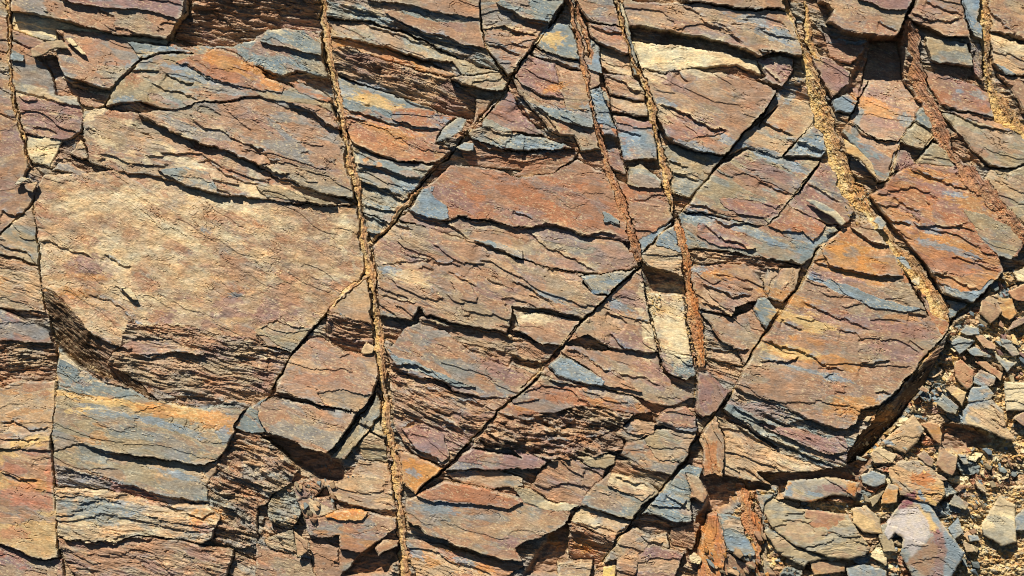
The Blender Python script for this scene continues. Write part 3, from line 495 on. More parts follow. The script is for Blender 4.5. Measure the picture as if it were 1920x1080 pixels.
# loose stones: z thick gx gy | palette | outline | label | group
STONES = '''
21 8 .14 .02|Gtbg|l 850,610 1000,820 1095,950 1020,1100 830,1100 755,960 770,880 730,850 700,895 660,850 700,770 760,690|large pinkish grey pointed stone with blue grey right rim in the bottom right rubble|stone
20 14 .02 .1|tctG|l 1085,200 1150,120 1240,130 1310,200 1320,280 1380,360 1320,355 1200,300 1090,270|large tan flat stone overhanging a dark gap near the right edge|stone
12 10 .1 .02|ttog|l 700,330 830,215 890,300 850,370 790,430 650,375|tan orange stone against the dark underside of the huge slab, upper part of the rubble|stone
10 8 0 .1|tgc|l 590,430 640,390 750,430 720,480 620,480|small cream grey stone just below the tan orange stone|stone
12 12 .05 .05|oytgo|l 690,500 760,465 900,460 990,580 1000,650 950,710 760,650 700,550|blotchy orange yellow stone behind the large pinkish pointed stone|stone
14 8 .1 .05|brlb|m 835,400 870,240 1015,325 1000,430 975,490 900,460|brown triangular stone below the dark gap, right part of the rubble|stone
16 14 0 .15|lgpotg|l 130,660 160,570 380,550 460,560 545,580 520,660 400,650 280,690|long lens shaped stone with orange rims lying under the black overhang|stone
12 10 .05 .05|lbbg|l 10,690 60,655 220,720 480,745 510,800 600,930 570,970 480,990 380,980 200,920 80,830|broad layered brown stone under the lens shaped stone|stone
15 6 .03 .05|rbpr|l 250,720 500,750 510,850 360,860 250,800|red brown plate lying on the broad layered stone, upper of the two|stone
17 5 .03 .08|rprb|l 385,900 520,870 600,940 560,975 390,985|red brown plate at the lower right end of the broad layered stone|stone
6 8 0 .1|lbg|l 30,840 60,820 200,920 380,985 270,1010 250,1035 110,960|curved olive brown stone under the broad layered stone|stone
4 8 0 .05|bot|l 270,990 470,1010 470,1060 300,1080|small brown stone on the bottom edge under the red brown plate|stone
8 8 0 .05|Gg|l 470,1030 560,1010 690,1050 690,1100 480,1100|slate blue stone on the bottom edge left of the large pinkish stone|stone
9 8 .05 0|ct|l 580,970 620,940 690,980 690,1030|small cream stone above the slate blue one at the bottom edge|stone
10 10 0 .1|tlyg|l 500,720 580,700 650,770 670,860 560,850 510,800|ochre stone with a grey lower edge, left of the large pinkish stone|stone
6 8 .05 .05|Ggl|l 545,540 620,515 690,540 680,590 620,610 560,590|blue grey flat stone right of the lens shaped stone|stone
10 6 .2 0|ogl|l 660,650 700,580 755,600 740,690 660,700|orange and silver folded stone above the large pinkish stone|stone
8 6 0 .1|lpg|l 1010,700 1050,640 1130,690 1110,730|small olive and mauve stone over a black hole in the rubble|stone
8 8 .1 .1|Gg|l 1010,830 1070,760 1100,850 1050,890|upright blue triangular stone right of the large pinkish stone|stone
14 10 0 .05|Gcc|l 1310,40 1440,50 1440,200 1320,200|pale blue grey stone on the right edge above the mauve corner stone|stone
12 8 0 .1|pb|l 1350,235 1440,190 1440,300|mauve stone on the right edge beside the large tan flat stone|stone
9 6 .05 .05|Gg|l 1370,760 1440,700 1440,840 1370,840|slate blue stone on the right edge near the bottom|stone
8 10 0 .1|ctlg|l 1190,800 1290,650 1380,700 1380,900 1300,920 1200,860|cream olive layered stone near the bottom right corner|stone
8 8 0 .1|blb|n 790,210 900,180 980,250 900,350 850,390 770,310|small brown block at the top of the rubble under the rust red slab|stone
10 8 0 .1|rpt|n 960,170 1100,100 1100,240 1020,235|pinkish stone on the right edge at the top of the rubble|stone
9 8 0 .1|cgt|n 1000,40 1100,-10 1100,110 1030,100|cream stone on the right edge above the pinkish one|stone
9 8 0 .12|Ggt|n 640,440 680,390 770,410 780,460 690,470|blue grey rounded stone at the left tip of the rubble|stone
7 8 .05 .05|gbG|n 570,510 640,460 750,500 700,560 640,600|blue and brown stone beneath the rounded blue grey one|stone
11 6 0 .1|tbr|n 740,460 800,460 890,530 880,565 800,550|slim tan brown stone in the upper middle of the rubble|stone
9 6 .05 .15|Ggl|n 860,560 960,640 1040,640 960,715 900,640|dark blue stone with a sharp lower point in the rubble|stone
8 6 .1 .1|Gbg|n 915,480 1000,500 1050,590 1000,610 930,540|slate blue tilted stone near the right edge of the rubble|stone
11 6 0 .1|yot|n 980,440 1020,460 1050,540 1000,520|little golden stone near the right edge of the rubble|stone
10 6 0 .1|Gg|n 690,560 740,535 860,600 850,620 720,600|thin slate blue stone carrying a tiny golden pebble|stone
9 10 .1 .05|Ggr|n 720,750 790,690 890,740 880,800 830,820 730,790|chunky dark blue stone above the large tan flat stone|stone
13 8 0 .05|Ggt|n 690,900 720,810 830,800 880,860 850,900 700,920|pale silver blue stone on top of the large tan flat stone|stone
9 10 .1 0|tyt|n 540,820 600,790 690,850 660,950 620,900|ochre stone left of the pale silver blue one|stone
9 10 .2 0|gpbG|n 485,930 530,850 640,940 620,1000 560,990|purple and blue striped stone under the ochre stone|stone
9 12 .3 0|rod|n 610,640 650,620 740,700 730,800 690,840 610,740|rusty ribbed stone standing above the ochre stone|stone
10 12 .2 0|orod|m 700,60 780,40 860,60 890,140 880,240 820,200 760,110|rusty orange crumbling stone left of the large tan flat stone|stone
7 8 0 .1|rbt|n 740,640 830,640 940,720 920,780 880,740 800,690|rust and tan stone in the middle of the rubble|stone
8 8 .1 0|oyg|n 900,210 1000,210 1030,320 980,370 920,330|orange and yellow stained stone near the top of the rubble|stone
9 8 0 .1|pgp|n 960,440 1000,370 1100,320 1100,380|long mauve stone pointing to the right edge in the rubble|stone
8 7 .05 .05|pbt|m 680,320 740,270 830,360 810,410 760,400|mauve brown stone left of the brown triangular stone|stone
6 8 0 .1|bpl|m 810,440 900,480 940,520 900,530 820,500|thin brown stone beneath the brown triangular stone|stone
12 4 .1 .1|blo|m 1040,985 1150,1060 1170,1100 1080,1100|thin rust coloured flake on the bottom edge near the right corner|stone
9 6 0 .1|gl|m 190,310 290,350 270,365 190,360|small grey stone at the left edge of the rubble under the black overhang|stone
9 5 0 .1|ltg|m 350,900 440,860 470,850 450,930 500,1020 520,1100 410,1100 370,960|narrow grey green stone tucked under the left side of the large pinkish stone|stone
5 8 .1 0|lbd|m 290,670 440,590 330,750|dark olive wedge of stone left of the large pinkish stone|stone
10 6 .05 .05|gyb|m 560,230 620,260 600,290 560,260|tiny blue grey stone on top of the blotchy orange yellow stone|stone
8 6 .1 0|Gg|m 1010,310 1080,310 1110,390 1060,400|small dark blue stone left of the gravel at the right|stone
8 6 0 .1|tGt|m 1130,490 1230,560 1260,640 1180,590|small olive stone standing in the gravel at the right|stone
6 6 0 .1|Ggo|m 1100,960 1180,960 1200,1010 1110,1020|small blue grey stone near the bottom right corner|stone
18 5 .2 .1|gcG|h 245,65 320,75 400,120 470,190 440,215 400,170 300,110|long loose grey flake lying on the dark red slab|flake
20 4 .1 .1|GcG|h 605,185 640,150 685,195 660,232 635,235 630,205|pale notched flake resting on the yellow crumbly vein|flake
20 4 .1 .1|GcG|h 720,370 775,370 818,445 790,440|pale blue flake on the yellow crumbly vein, middle of three|flake
20 4 .1 .1|cG|h 795,505 855,480 855,530 830,515|small white triangular flake, lowest on the yellow crumbly vein|flake
16 4 .1 .1|GgG|b 955,765 1000,680 1080,625 1130,640 1100,700 1040,740|loose blue grey flake leaning on the diagonal crack|flake
8 4 .1 .1|Ggl|b 1060,790 1110,755 1165,765 1160,805 1120,810|small square blue flake right of the diagonal crack, below the loose leaning one|flake
14 5 .1 .1|btl|a 165,265 240,225 340,215 385,265 300,260 240,300 180,310|curled brown chip near the top left corner|flake
14 4 .1 .1|ct|a 345,205 385,200 470,290 510,300 440,295|thin cream splinter beside the curled brown chip|flake
14 5 .1 .1|cG|a 80,985 120,935 190,965 150,965 100,990|white blue chip near the left edge above the pale slab|flake
12 6 .1 .1|bgt|a 130,985 190,970 215,970 180,1030 140,1010|brown chip stuck beside the white blue chip|flake
10 3 0 .1|cct|e 635,530 700,540 745,605 710,600|cream splinter lying on the huge pale slab|flake
6 5 .1 .1|tcl|f 555,880 590,820 635,855 620,890 580,895|cream stone wedged against the long sandy vein|stone
14 5 .1 .1|blt|j 200,830 285,890 280,950 225,980|upright brown flake near the bottom left|flake
14 8 .1 .1|yYy|k 480,1030 555,1015 550,1100 480,1100|bright yellow stone at the bottom edge|stone
13 4 .1 .1|tbl|d 710,920 720,850 748,805 735,850 725,925|thin upright brown splinter above the rust red slab|flake
14 4 .05 .05|glG|h 350,235 400,210 430,240 380,250|small grey chip sitting on the lower diagonal crack|flake
14 6 .1 .1|ytbo|d 450,730 520,780 600,860 640,960 600,930 540,850 470,820|long ochre splinter leaning on the yellow crumbly vein|flake
8 4 .05 .1|cgt|k 940,970 975,950 1015,985 1000,1020 950,1010|small pale grey stone low in the black vertical gap|stone
14 4 .05 0|gG|c 470,480 500,490 525,550 490,535|small loose blue grey flake on the narrow upright slab between the ribs|flake
14 4 .1 .1|btb|l 850,85 880,60 920,90 900,105|small tan stone caught under the right side of the huge slab|stone
14 4 .1 .1|cgt|m 250,40 270,0 320,0 290,50|small pale stone caught beneath the huge slab's lower tip|stone
'''
# coloured mineral stains that belong to the rock: letter strength | x,y,rx,ry,angle ...
STAINS = '''
c|a 560,760 80,30 20|a 620,850 100,25 10|a 700,660 60,20 20|e 100,120 0,0 0
t|o 230,420 150,50 10|o 300,500 160,30 20|o 180,380 80,30 0
c|o 250,370 60,16 10|o 330,440 90,12 30|o 210,480 60,16 10|o 290,560 50,10 10|o 400,430 70,10 25|o 640,440 20,40 5|o 440,390 60,12 20|o 120,380 30,16 0|o 600,500 60,16 20
p|o 175,500 42,22 12|o 480,580 110,25 5|o 350,600 60,14 10|o 130,440 0,0 0
b|o 560,470 90,60 15|o 430,500 60,25 10
o|o 130,548 44,10 10|o 170,520 50,7 5
G|o 441,554 15,6 0|o 385,430 12,7 30|o 540,640 0,0 0
y|o 230,757 130,8 8|o 360,775 70,14 10|o 160,770 40,8 0|o 60,827 40,12 -10
o|o 400,790 50,18 10|o 300,770 60,12 10|o 60,910 60,12 5|o 390,965 32,14 10|o 370,975 16,20 0
G|o 290,790 60,9 12|o 350,810 40,7 15|o 200,775 50,6 5|o 420,815 16,18 -40|o 330,890 50,7 14|o 200,955 50,22 10
g|o 180,960 60,26 15|o 390,940 30,8 10
c|o 1222,600 16,46 5|o 1205,560 18,30 10|o 1270,640 20,50 5|o 1215,650 14,30 0|o 1216,560 8,20 0
e|o 50,930 50,22 10|o 25,1000 30,12 0|o 290,942 30,6 15|o 380,990 26,10 10|o 95,900 12,40 0
p|o 60,210 40,20 20|o 75,230 50,16 20|o 30,250 26,18 0
o|o 420,115 60,16 20|o 490,135 40,10 25|o 510,160 30,10 20
G|o 320,95 40,10 0|o 260,120 26,12 -20|o 380,150 60,8 10|o 240,190 30,9 5|o 330,125 30,6 10|o 585,40 0,0 0
g|o 420,170 60,8 5|o 600,170 60,8 20|o 560,180 60,6 8|o 530,115 40,8 15
r|o 290,200 50,8 5|o 385,290 30,20 20|o 420,330 50,14 10|o 250,150 16,14 0
y|o 700,190 60,12 15|o 660,180 30,10 10|o 300,108 0,0 0
G|o 700,165 60,9 18|o 640,170 30,12 10|o 820,225 26,10 10|o 760,215 26,5 0|o 820,240 16,7 0
r|o 790,220 50,14 20|o 700,270 90,20 18
c|o 665,300 8,20 0|o 660,285 10,8 0
o|o 685,300 7,4 0|o 709,312 8,6 0|o 740,250 40,8 15
G|o 800,380 26,16 30|o 770,350 26,14 20|o 790,400 30,8 10|o 960,340 0,0 0
p|o 860,380 50,16 20|o 840,360 30,14 10
G|o 730,507 22,8 5|o 720,590 20,6 5
c|o 770,520 40,14 5|o 800,535 14,5 0
G|o 1030,555 40,7 20|o 1160,572 26,10 30|o 1040,60 22,30 -10|o 870,700 0,0 0
c|o 1000,600 40,9 5|o 995,590 40,6 0
p|o 960,710 60,14 15|o 1100,560 0,0 0|o 840,820 50,24 20|o 930,690 40,12 20
G|o 775,885 16,7 20|o 850,944 50,7 3|o 820,955 40,8 10
r|o 900,920 70,12 12|o 840,890 0,0 0
p|o 960,1020 26,7 0|o 955,1015 20,9 0
o|o 800,1050 30,10 20|o 900,1065 30,8 20|o 850,1030 40,6 10
G|o 870,1055 26,7 15|o 780,1040 20,8 30
o|o 662,965 28,8 -5|o 640,960 30,6 0
r|o 1020,150 26,26 0
p|o 1005,140 30,24 10|o 970,220 30,20 30
o|o 1040,165 26,8 -20
G|o 1140,250 12,40 -10|o 1210,280 36,22 0|o 1200,260 30,20 0|o 1110,205 20,12 10|o 1090,215 60,7 15|o 990,195 40,7 20|o 1000,275 50,6 8
y|o 1040,75 20,16 0|o 1035,70 26,12 0
c|o 1300,130 60,16 10|o 1240,110 40,16 10|o 1220,140 30,14 10|o 1400,120 50,10 10|o 1240,210 20,26 -60
b|o 1400,170 70,26 20
r|o 1300,250 60,9 25|o 1350,250 30,8 25|o 1410,200 12,8 0
G|o 1480,170 16,26 30|o 1370,265 40,9 20|o 1240,190 30,6 20|o 1300,275 40,8 20|o 1240,250 12,8 0
G|o 1440,290 60,10 20|o 1480,310 50,9 20|o 1420,40 50,12 10|o 1460,70 50,14 15
r|o 1460,240 20,14 0|o 1440,205 0,0 0|o 1480,225 30,9 20|o 1450,45 20,9 20
t|o 1440,265 40,12 20|o 1420,230 26,12 30
p|o 1440,320 50,12 20|o 1500,340 0,0 0|o 1440,400 60,10 20|o 1530,400 50,18 30
r|o 1400,390 50,8 20|o 1360,425 40,10 25|o 1390,440 40,7 25
G|o 1300,400 20,12 20|o 1420,440 60,7 20|o 1500,445 30,7 20|o 1320,410 20,14 0|o 1450,455 50,6 20|o 1310,505 16,8 0|o 1300,580 22,8 5
o|o 1350,515 26,10 10|o 1485,632 10,6 20|o 1475,660 60,12 10|o 1560,680 60,14 10
y|o 1500,600 70,16 15|o 1480,660 60,12 10
o|o 1480,560 60,12 15|o 1580,500 60,20 15|o 1620,770 60,24 10|o 1620,520 50,14 15
p|o 1600,600 90,14 10|o 1700,620 60,12 10|o 1560,520 60,10 10|o 1680,660 50,20 10
G|o 1556,707 14,8 0|o 1570,710 30,5 10|o 1660,745 20,10 0|o 1500,690 70,4 15
r|o 1700,370 80,20 15|o 1780,350 60,20 15|o 1760,480 60,16 20
p|o 1750,350 50,8 20|o 1780,370 60,7 15|o 1640,180 60,16 20|o 1660,230 40,10 10|o 1820,180 40,14 20
o|o 1810,380 40,14 10|o 1780,460 60,12 15|o 1640,200 50,16 20|o 1740,330 50,12 10
G|o 1790,365 22,6 10|o 1740,430 30,8 20|o 1790,470 50,7 15|o 1760,540 40,10 20|o 1740,455 26,7 10|o 1800,170 10,5 0|o 1835,175 16,8 20
g|o 1610,225 8,40 20|o 1860,560 0,0 0|o 1700,225 14,14 0
p|o 1700,395 30,6 20|o 1240,700 50,14 20|o 1180,640 50,14 20|o 1180,560 40,14 20
c|o 1270,590 26,40 5|o 1275,650 20,40 8|o 1260,540 30,12 10
P|l 800,670 34,46 40|l 950,880 26,56 -15|l 900,640 0,0 0
G|l 870,650 16,40 -40|l 930,730 14,60 -55|l 1040,940 40,90 -50|l 1000,900 20,60 -50|l 1200,120 60,12 -20|l 1095,230 12,40 10
l|l 940,960 60,60 0|l 860,1000 50,40 0
c|l 800,790 60,45 -30|l 860,860 40,60 20|l 720,830 26,30 -40|l 850,760 40,30 0
y|l 930,680 14,60 -55|l 900,780 12,50 -60
u|k 1060,820 40,70 10|k 1270,640 40,70 0|k 430,940 60,40 20|k 1060,430 40,80 0|k 1260,780 30,90 -10|h 800,480 50,40 40|h 960,640 40,70 -30|l 500,620 50,20 0|l 330,680 90,9 -5|l 880,560 70,40 0|j 500,750 60,14 -5
o|k 1040,900 70,120 0|k 380,920 60,40 20|k 220,900 30,60 -30|k 1240,640 50,80 0|l 60,560 60,30 0
o|l 160,600 14,30 40|l 500,600 26,30 0|l 330,670 60,8 -5
G|l 160,630 26,30 20|l 300,640 50,14 10|l 1180,280 0,0 0|l 700,370 40,14 20
p|l 400,610 70,22 5|l 950,200 30,20 20
'''
# patches with a traced outline
PATCHES = '''
W|l 775,720 855,715 925,780 915,850 855,930 825,975 785,930 760,850 700,890 665,850 685,800 720,760
P|l 755,705 845,608 835,700 775,722 740,730
G|l 840,605 945,740 975,830 1100,950 1020,1100 970,1100 995,900 955,820 905,740 835,690
p|l 925,860 975,828 997,930 975,1100 915,1100 950,920
y|l 835,690 905,740 955,820 925,842 895,770
b|l 865,930 925,860 950,920 925,1090 775,1010 825,970
G|l 1080,200 1150,110 1240,120 1225,150 1140,165 1100,215 1110,280 1085,275
c|l 1315,40 1421,60 1421,150 1350,190 1320,150
'''
# where fine crumbs and gravel lie:  n, min size, max size, palette | outline
GRAVEL = [
 ('stuff', 46, 7, 15, 'Gbtlgcp', 'n 600,440 660,380 900,90 1000,0 1080,0 1080,780 980,760 880,640 700,640 600,560'),
 ('stuff', 40, 6, 14, 'Gbtlgc', 'l 1200,420 1421,380 1421,640 1300,640 1200,760 1180,860 1190,1080 1050,1080 1100,900 1110,760 1180,560'),
 ('stuff', 34, 6, 15, 'bolgt', 'l 480,500 700,400 760,520 560,900 650,1060 470,980 540,700'),
 ('stuff', 40, 6, 16, 'bolgt', 'k 1000,930 1250,960 l 20,760 100,1080 k 1100,1080'),
 ('stuff', 26, 6, 13, 'blgt', 'j 200,540 480,480 520,560 300,860 60,860'),
 ('stuff', 300, 1.6, 6, 'ctgcty', 'l 1200,420 1421,380 1421,640 1300,640 1200,760 1180,860 1190,1080 1050,1080 1100,900 1110,760 1180,560'),
 ('stuff', 240, 1.5, 4.5, 'yctyg', 'm 830,1080 960,760 1060,900 1260,920 1296,1080'),
 ('stuff', 120, 2, 7, 'ctgtb', 'n 580,440 640,380 900,90 1000,0 1080,0 1080,500 1080,780 980,760 880,640 700,640 600,560'),
 ('stuff', 120, 2, 7, 'tctyb', 'n 430,780 560,500 620,600 640,760 560,850 480,960 420,1080 380,960'),
 ('stuff', 90, 2, 7, 'tyogc', 'm 240,240 380,100 620,100 700,260 800,420 720,560 640,560 420,330 300,330'),
 ('stuff', 240, 1.2, 4, 'yycty', 'd 270,410 330,440 420,640 440,820 560,960 640,1080 560,1080 420,900 370,760 300,560'),
 ('stuff', 170, 1.2, 3.6, 'yycty', 'd 1200,300 1240,320 1330,560 1421,640 1421,720 1380,700 1300,600 1220,460'),
 ('stuff', 100, 1.2, 4, 'ctyc', 'g 720,560 790,570 800,640 780,690 750,680'),
 ('stuff', 80, 1.2, 4, 'ycty', 'g 880,400 930,420 975,980 950,960 920,700'),
 ('stuff', 70, 1.2, 4, 'ctgy', 'h 470,90 600,0 640,100 560,200 470,200'),
 ('stuff', 160, 1.5, 7, 'btolg', 'k 1000,930 1250,960 l 0,1080 0,700 500,700 560,900 650,950 700,1080 k 1100,1080'),
 ('stuff', 90, 1.4, 5, 'btlg', 'j 220,520 480,460 520,560 420,600 300,700'),
]
# ---------------------------------------------------------------- reading the tracing
STEP = 1.3                                  # spacing of the surface grid, in plan units
ZONES = {}
for i, (zx, zy) in enumerate([(x, y) for y in (0, 350, 700) for x in (0, 480, 960, 1420)]):
    ZONES['abcdefghijkl'[i]] = (zx, zy, 500/1421)
ZONES['m'] = (1560, 780, 300/1296); ZONES['n'] = (1620, 500, 300/1080); ZONES['o'] = (0, 0, 1.0)

def points(s):
    z = ZONES['o']; out = []
    for t in s.split():
        if t in ZONES: z = ZONES[t]
        else:
            a, b = t.split(','); out.append((z[0]+float(a)*z[2], z[1]+float(b)*z[2]))
    return np.array(out)

def srgb(r, g, b):
    f = lambda c: (c/255/12.92) if c/255 <= 0.04045 else ((c/255+0.055)/1.055)**2.4
    return np.array([f(r), f(g), f(b)])
PAL = {k: srgb(*v)*0.92 for k, v in {
    'u': (190, 122, 72), 'W': (198, 186, 180), 'b': (168, 131, 103), 'r': (174, 120, 88), 'p': (154, 120, 110), 'g': (134, 141, 138), 'G': (136, 149, 156),
    't': (196, 162, 124), 'c': (232, 209, 164), 'y': (218, 180, 116), 'Y': (240, 205, 70), 'o': (200, 142, 82), 'O': (236, 140, 40),
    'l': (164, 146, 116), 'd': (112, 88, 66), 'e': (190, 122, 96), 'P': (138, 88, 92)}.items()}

# ---------------------------------------------------------------- noise
_r = np.random.RandomState(7)
_perm = _r.permutation(4096).astype(np.int32)
_ang = _r.rand(4096)*2*np.pi
_gx = np.cos(_ang).astype(np.float32); _gy = np.sin(_ang).astype(np.float32)
def perlin(x, y, seed=0):
    x = x + seed*17.31; y = y - seed*9.77
    xi = np.floor(x).astype(np.int32); yi = np.floor(y).astype(np.int32)
    xf = (x-xi).astype(np.float32); yf = (y-yi).astype(np.float32)
    u = xf*xf*xf*(xf*(xf*6-15)+10); v = yf*yf*yf*(yf*(yf*6-15)+10)
    def g(ix, iy, fx, fy):
        h = _perm[(_perm[(ix + seed*131) & 4095] + iy) & 4095]
        return _gx[h]*fx + _gy[h]*fy
    a = g(xi, yi, xf, yf); b = g(xi+1, yi, xf-1, yf); c = g(xi, yi+1, xf, yf-1); d = g(xi+1, yi+1, xf-1, yf-1)
    return ((a+(b-a)*u) + ((c+(d-c)*u)-(a+(b-a)*u))*v)*1.5
def fbm(x, y, seed=0, n=3, gain=0.5):
    s = 0; a = 1.0
    for i in range(n):
        s = s + a*perlin(x*2**i, y*2**i, seed+i*5); a *= gain
    return s
def sstep(a, b, x):
    t = np.clip((x-a)/(b-a), 0, 1); return t*t*(3-2*t)
def inside(P, X, Y):
    r = np.zeros(X.shape, bool); n = len(P)
    for i in range(n):
        x1, y1 = P[i]; x2, y2 = P[(i+1) % n]
        if y1 == y2: continue
        c = ((y1 > Y) != (y2 > Y)) & (X < (x2-x1)*(Y-y1)/(y2-y1)+x1)
        r ^= c
    return r
def blur(A, n):
    for ax in (0, 1):
        A = np.moveaxis(A, ax, 0)
        p = np.concatenate([np.repeat(A[:1], n+1, 0), A, np.repeat(A[-1:], n, 0)], 0)
        c = np.cumsum(p, 0, dtype=np.float64)
        A = ((c[2*n+1:]-c[:-2*n-1])/(2*n+1)).astype(np.float32)
        A = np.moveaxis(A, 0, ax)
    return A

# ---------------------------------------------------------------- slate: thin cleaved sheets stepping over one another
def slate(X, Y, z, gx, gy, strike, q, rough, pal, cx, cy, seed):
    """height, colour, crag factor of one block over the plan arrays X, Y"""
    rn = np.random.RandomState(seed)
    a = math.radians(strike + rn.normal(0, 3.5)); ca, sa = math.cos(a), math.sin(a)
    U = X*ca + Y*sa; V = -X*sa + Y*ca
    U = U + 14*perlin(X/90, Y/60, seed+3); V = V + 7*perlin(X/70, Y/45, seed+4)
    H = z + gx*(X-cx) + gy*(Y-cy)
    s = 0.042*(0.6+0.4*rough)
    vary_ = rn.choice([.5, .75, 1.0, 1.25]); lamr = rough; rough = rough*vary_ if rough < 1.45 and rough > .65 else rough
    q = q*rn.uniform(.7, 1.6)
    N1 = fbm(U/190, V/60, seed, 4, .5)
    N2 = fbm(U/44, V/9, seed+40, 4, .6)
    N3 = fbm(U/15, V/3.4, seed+80, 2, .6)
    fine = perlin(X/4.1, Y/3.7, seed+9)
    def terrace(c, q, w):
        t = c/q; f = np.floor(t); fr = t-f
        return q*(f + np.clip((fr-0.5)/w+0.5, 0, 1)), np.floor(t+0.5)
    c1 = N1*q*1.05*min(rough, 1.25) - s*V + 0.16*fine + .25*N3*rough
    t1, id1 = terrace(c1, q, .05)
    c2 = N2*1.5*rough + N1*1.6 - 0.03*V + 0.10*fine
    t2, id2 = terrace(c2, 1.5, .07)
    calm = .12 + .78*sstep(-.1, .5, fbm(U/170, V/60, seed+15, 2) + (rough-1)*.5)
    H = H + (t1 + s*V) * min(1.0, .52*rough) + (t2 + .03*V)*min(1.0, .44*rough)*calm + N3*0.16*min(rough, 1.3)*calm + perlin(U/3.2, V/1.9, seed+12)*.08*min(rough, 1.5)
    if rough > 1.45 and lamr > 0:                         # crumpled broken edges: thin laminae seen end on
        k = (rough-1.3)
        band = sstep(-.3, .35, fbm(U/90, V/24, seed+22, 3))
        lam = fbm(U/44, V/8.5, seed+21, 4, .6)
        t3, _ = terrace(lam*4.0 + N2*2.0, 1.7, .25)
        H = H + t3*min(k, .9)*.55*band + N2*1.1*min(k, .9) + fbm(X/30, Y/19, seed+25, 5, .58)*(1.6*k + 2.2*max(0, k-1.2))
    hl = np.abs(perlin(U/85, V/17, seed+31)+.35*perlin(U/19, V/6, seed+32)+.1*perlin(U/6, V/4, seed+33))
    gate = sstep(.22, .45, perlin(U/70, V/38, seed+34))
    H = H - (1-sstep(.012, .045, hl))*gate*2.6*min(1.0, .4+.6*rough)
    h2_ = np.abs(perlin(U/24+V/60, V/30, seed+35)+.3*perlin(U/9, V/9, seed+36)); gate2 = sstep(.4, .6, perlin(U/60, V/60, seed+37))
    H = H - (1-sstep(.012, .04, h2_))*gate2*1.8
    # colour: mineral films differ from sheet to sheet
    col = np.empty(X.shape+(3,), np.float32); col[:] = PAL[pal[0]]
    for i, L in enumerate(pal[1:]):
        h1 = np.sin(id1*12.9898+i*7.1+seed*.37)*43758.5453; h1 = h1-np.floor(h1)
        h2 = np.sin(id2*78.233+i*3.3+seed*.61)*43758.5453; h2 = h2-np.floor(h2)
        f = fbm(U/(150 if i % 2 else 95), V/(48 if i % 2 else 34), seed+60+i*3, 4, .52) + (h1-.5)*.5 + (h2-.5)*.2 + N3*.04
        m = sstep(.24, .36, f)*.54
        halo = sstep(.16, .24, f)*(1-m)
        col = col*(1-halo[..., None]*.3) + PAL['g']*halo[..., None]*.3
        col = col*(1-m[..., None]) + PAL[L]*m[..., None]
    return H.astype(np.float32), col.astype(np.float32)

# ---------------------------------------------------------------- the plan grid
X0, X1, Y0, Y1 = -170, 2090, -150, 1230
nx = int((X1-X0)/STEP)+1; ny = int((Y1-Y0)/STEP)+1
xs = (X0+np.arange(nx)*STEP).astype(np.float32); ys = (Y0+np.arange(ny)*STEP).astype(np.float32)
GX, GY = np.meshgrid(xs, ys)
WX = GX + 2.6*fbm(GX/34, GY/34, 101, 2) + 1.5*fbm(GX/9, GY/9, 111, 2)
WY = GY + 2.6*fbm(GX/34, GY/34, 121, 2) + 1.5*fbm(GX/9, GY/9, 131, 2)

def window(P, pad=8):
    x0, y0 = P.min(0)-pad; x1, y1 = P.max(0)+pad
    i0 = max(0, int((x0-X0)/STEP)); i1 = min(nx, int((x1-X0)/STEP)+2)
    j0 = max(0, int((y0-Y0)/STEP)); j1 = min(ny, int((y1-Y0)/STEP)+2)
    return slice(j0, j1), slice(i0, i1)
def extend(P):
    """let outlines that meet the frame run on past it"""
    out = []; n = len(P)
    def beyond(p):
        x, y = p
        if x <= 4: return (x-190, y)
        if x >= 1915: return (x+200, y)
        if y <= 4: return (x, y-170)
        if y >= 1074: return (x, y+190)
        return None
    for i in range(n):
        p, nxt, prv = P[i], P[(i+1) % n], P[i-1]
        b = beyond(p)
        if b is None: out.append(tuple(p)); continue
        if beyond(prv) is None: out.append(tuple(p))
        out.append(b)
        if beyond(nxt) is not None and ((b[0] != p[0]) != (beyond(nxt)[0] != nxt[0])):
            bb = beyond(nxt); out.append((b[0] if b[0] != p[0] else bb[0], b[1] if b[1] != p[1] else bb[1]))
        if beyond(nxt) is None: out.append(tuple(p))
    return np.array(out)

H, C = slate(GX, GY, -15, 0, 0, 15, 6, 2.2, 'bdtlg', 960, 540, 5)
H = H + fbm(GX/60, GY/35, 301, 3)*4

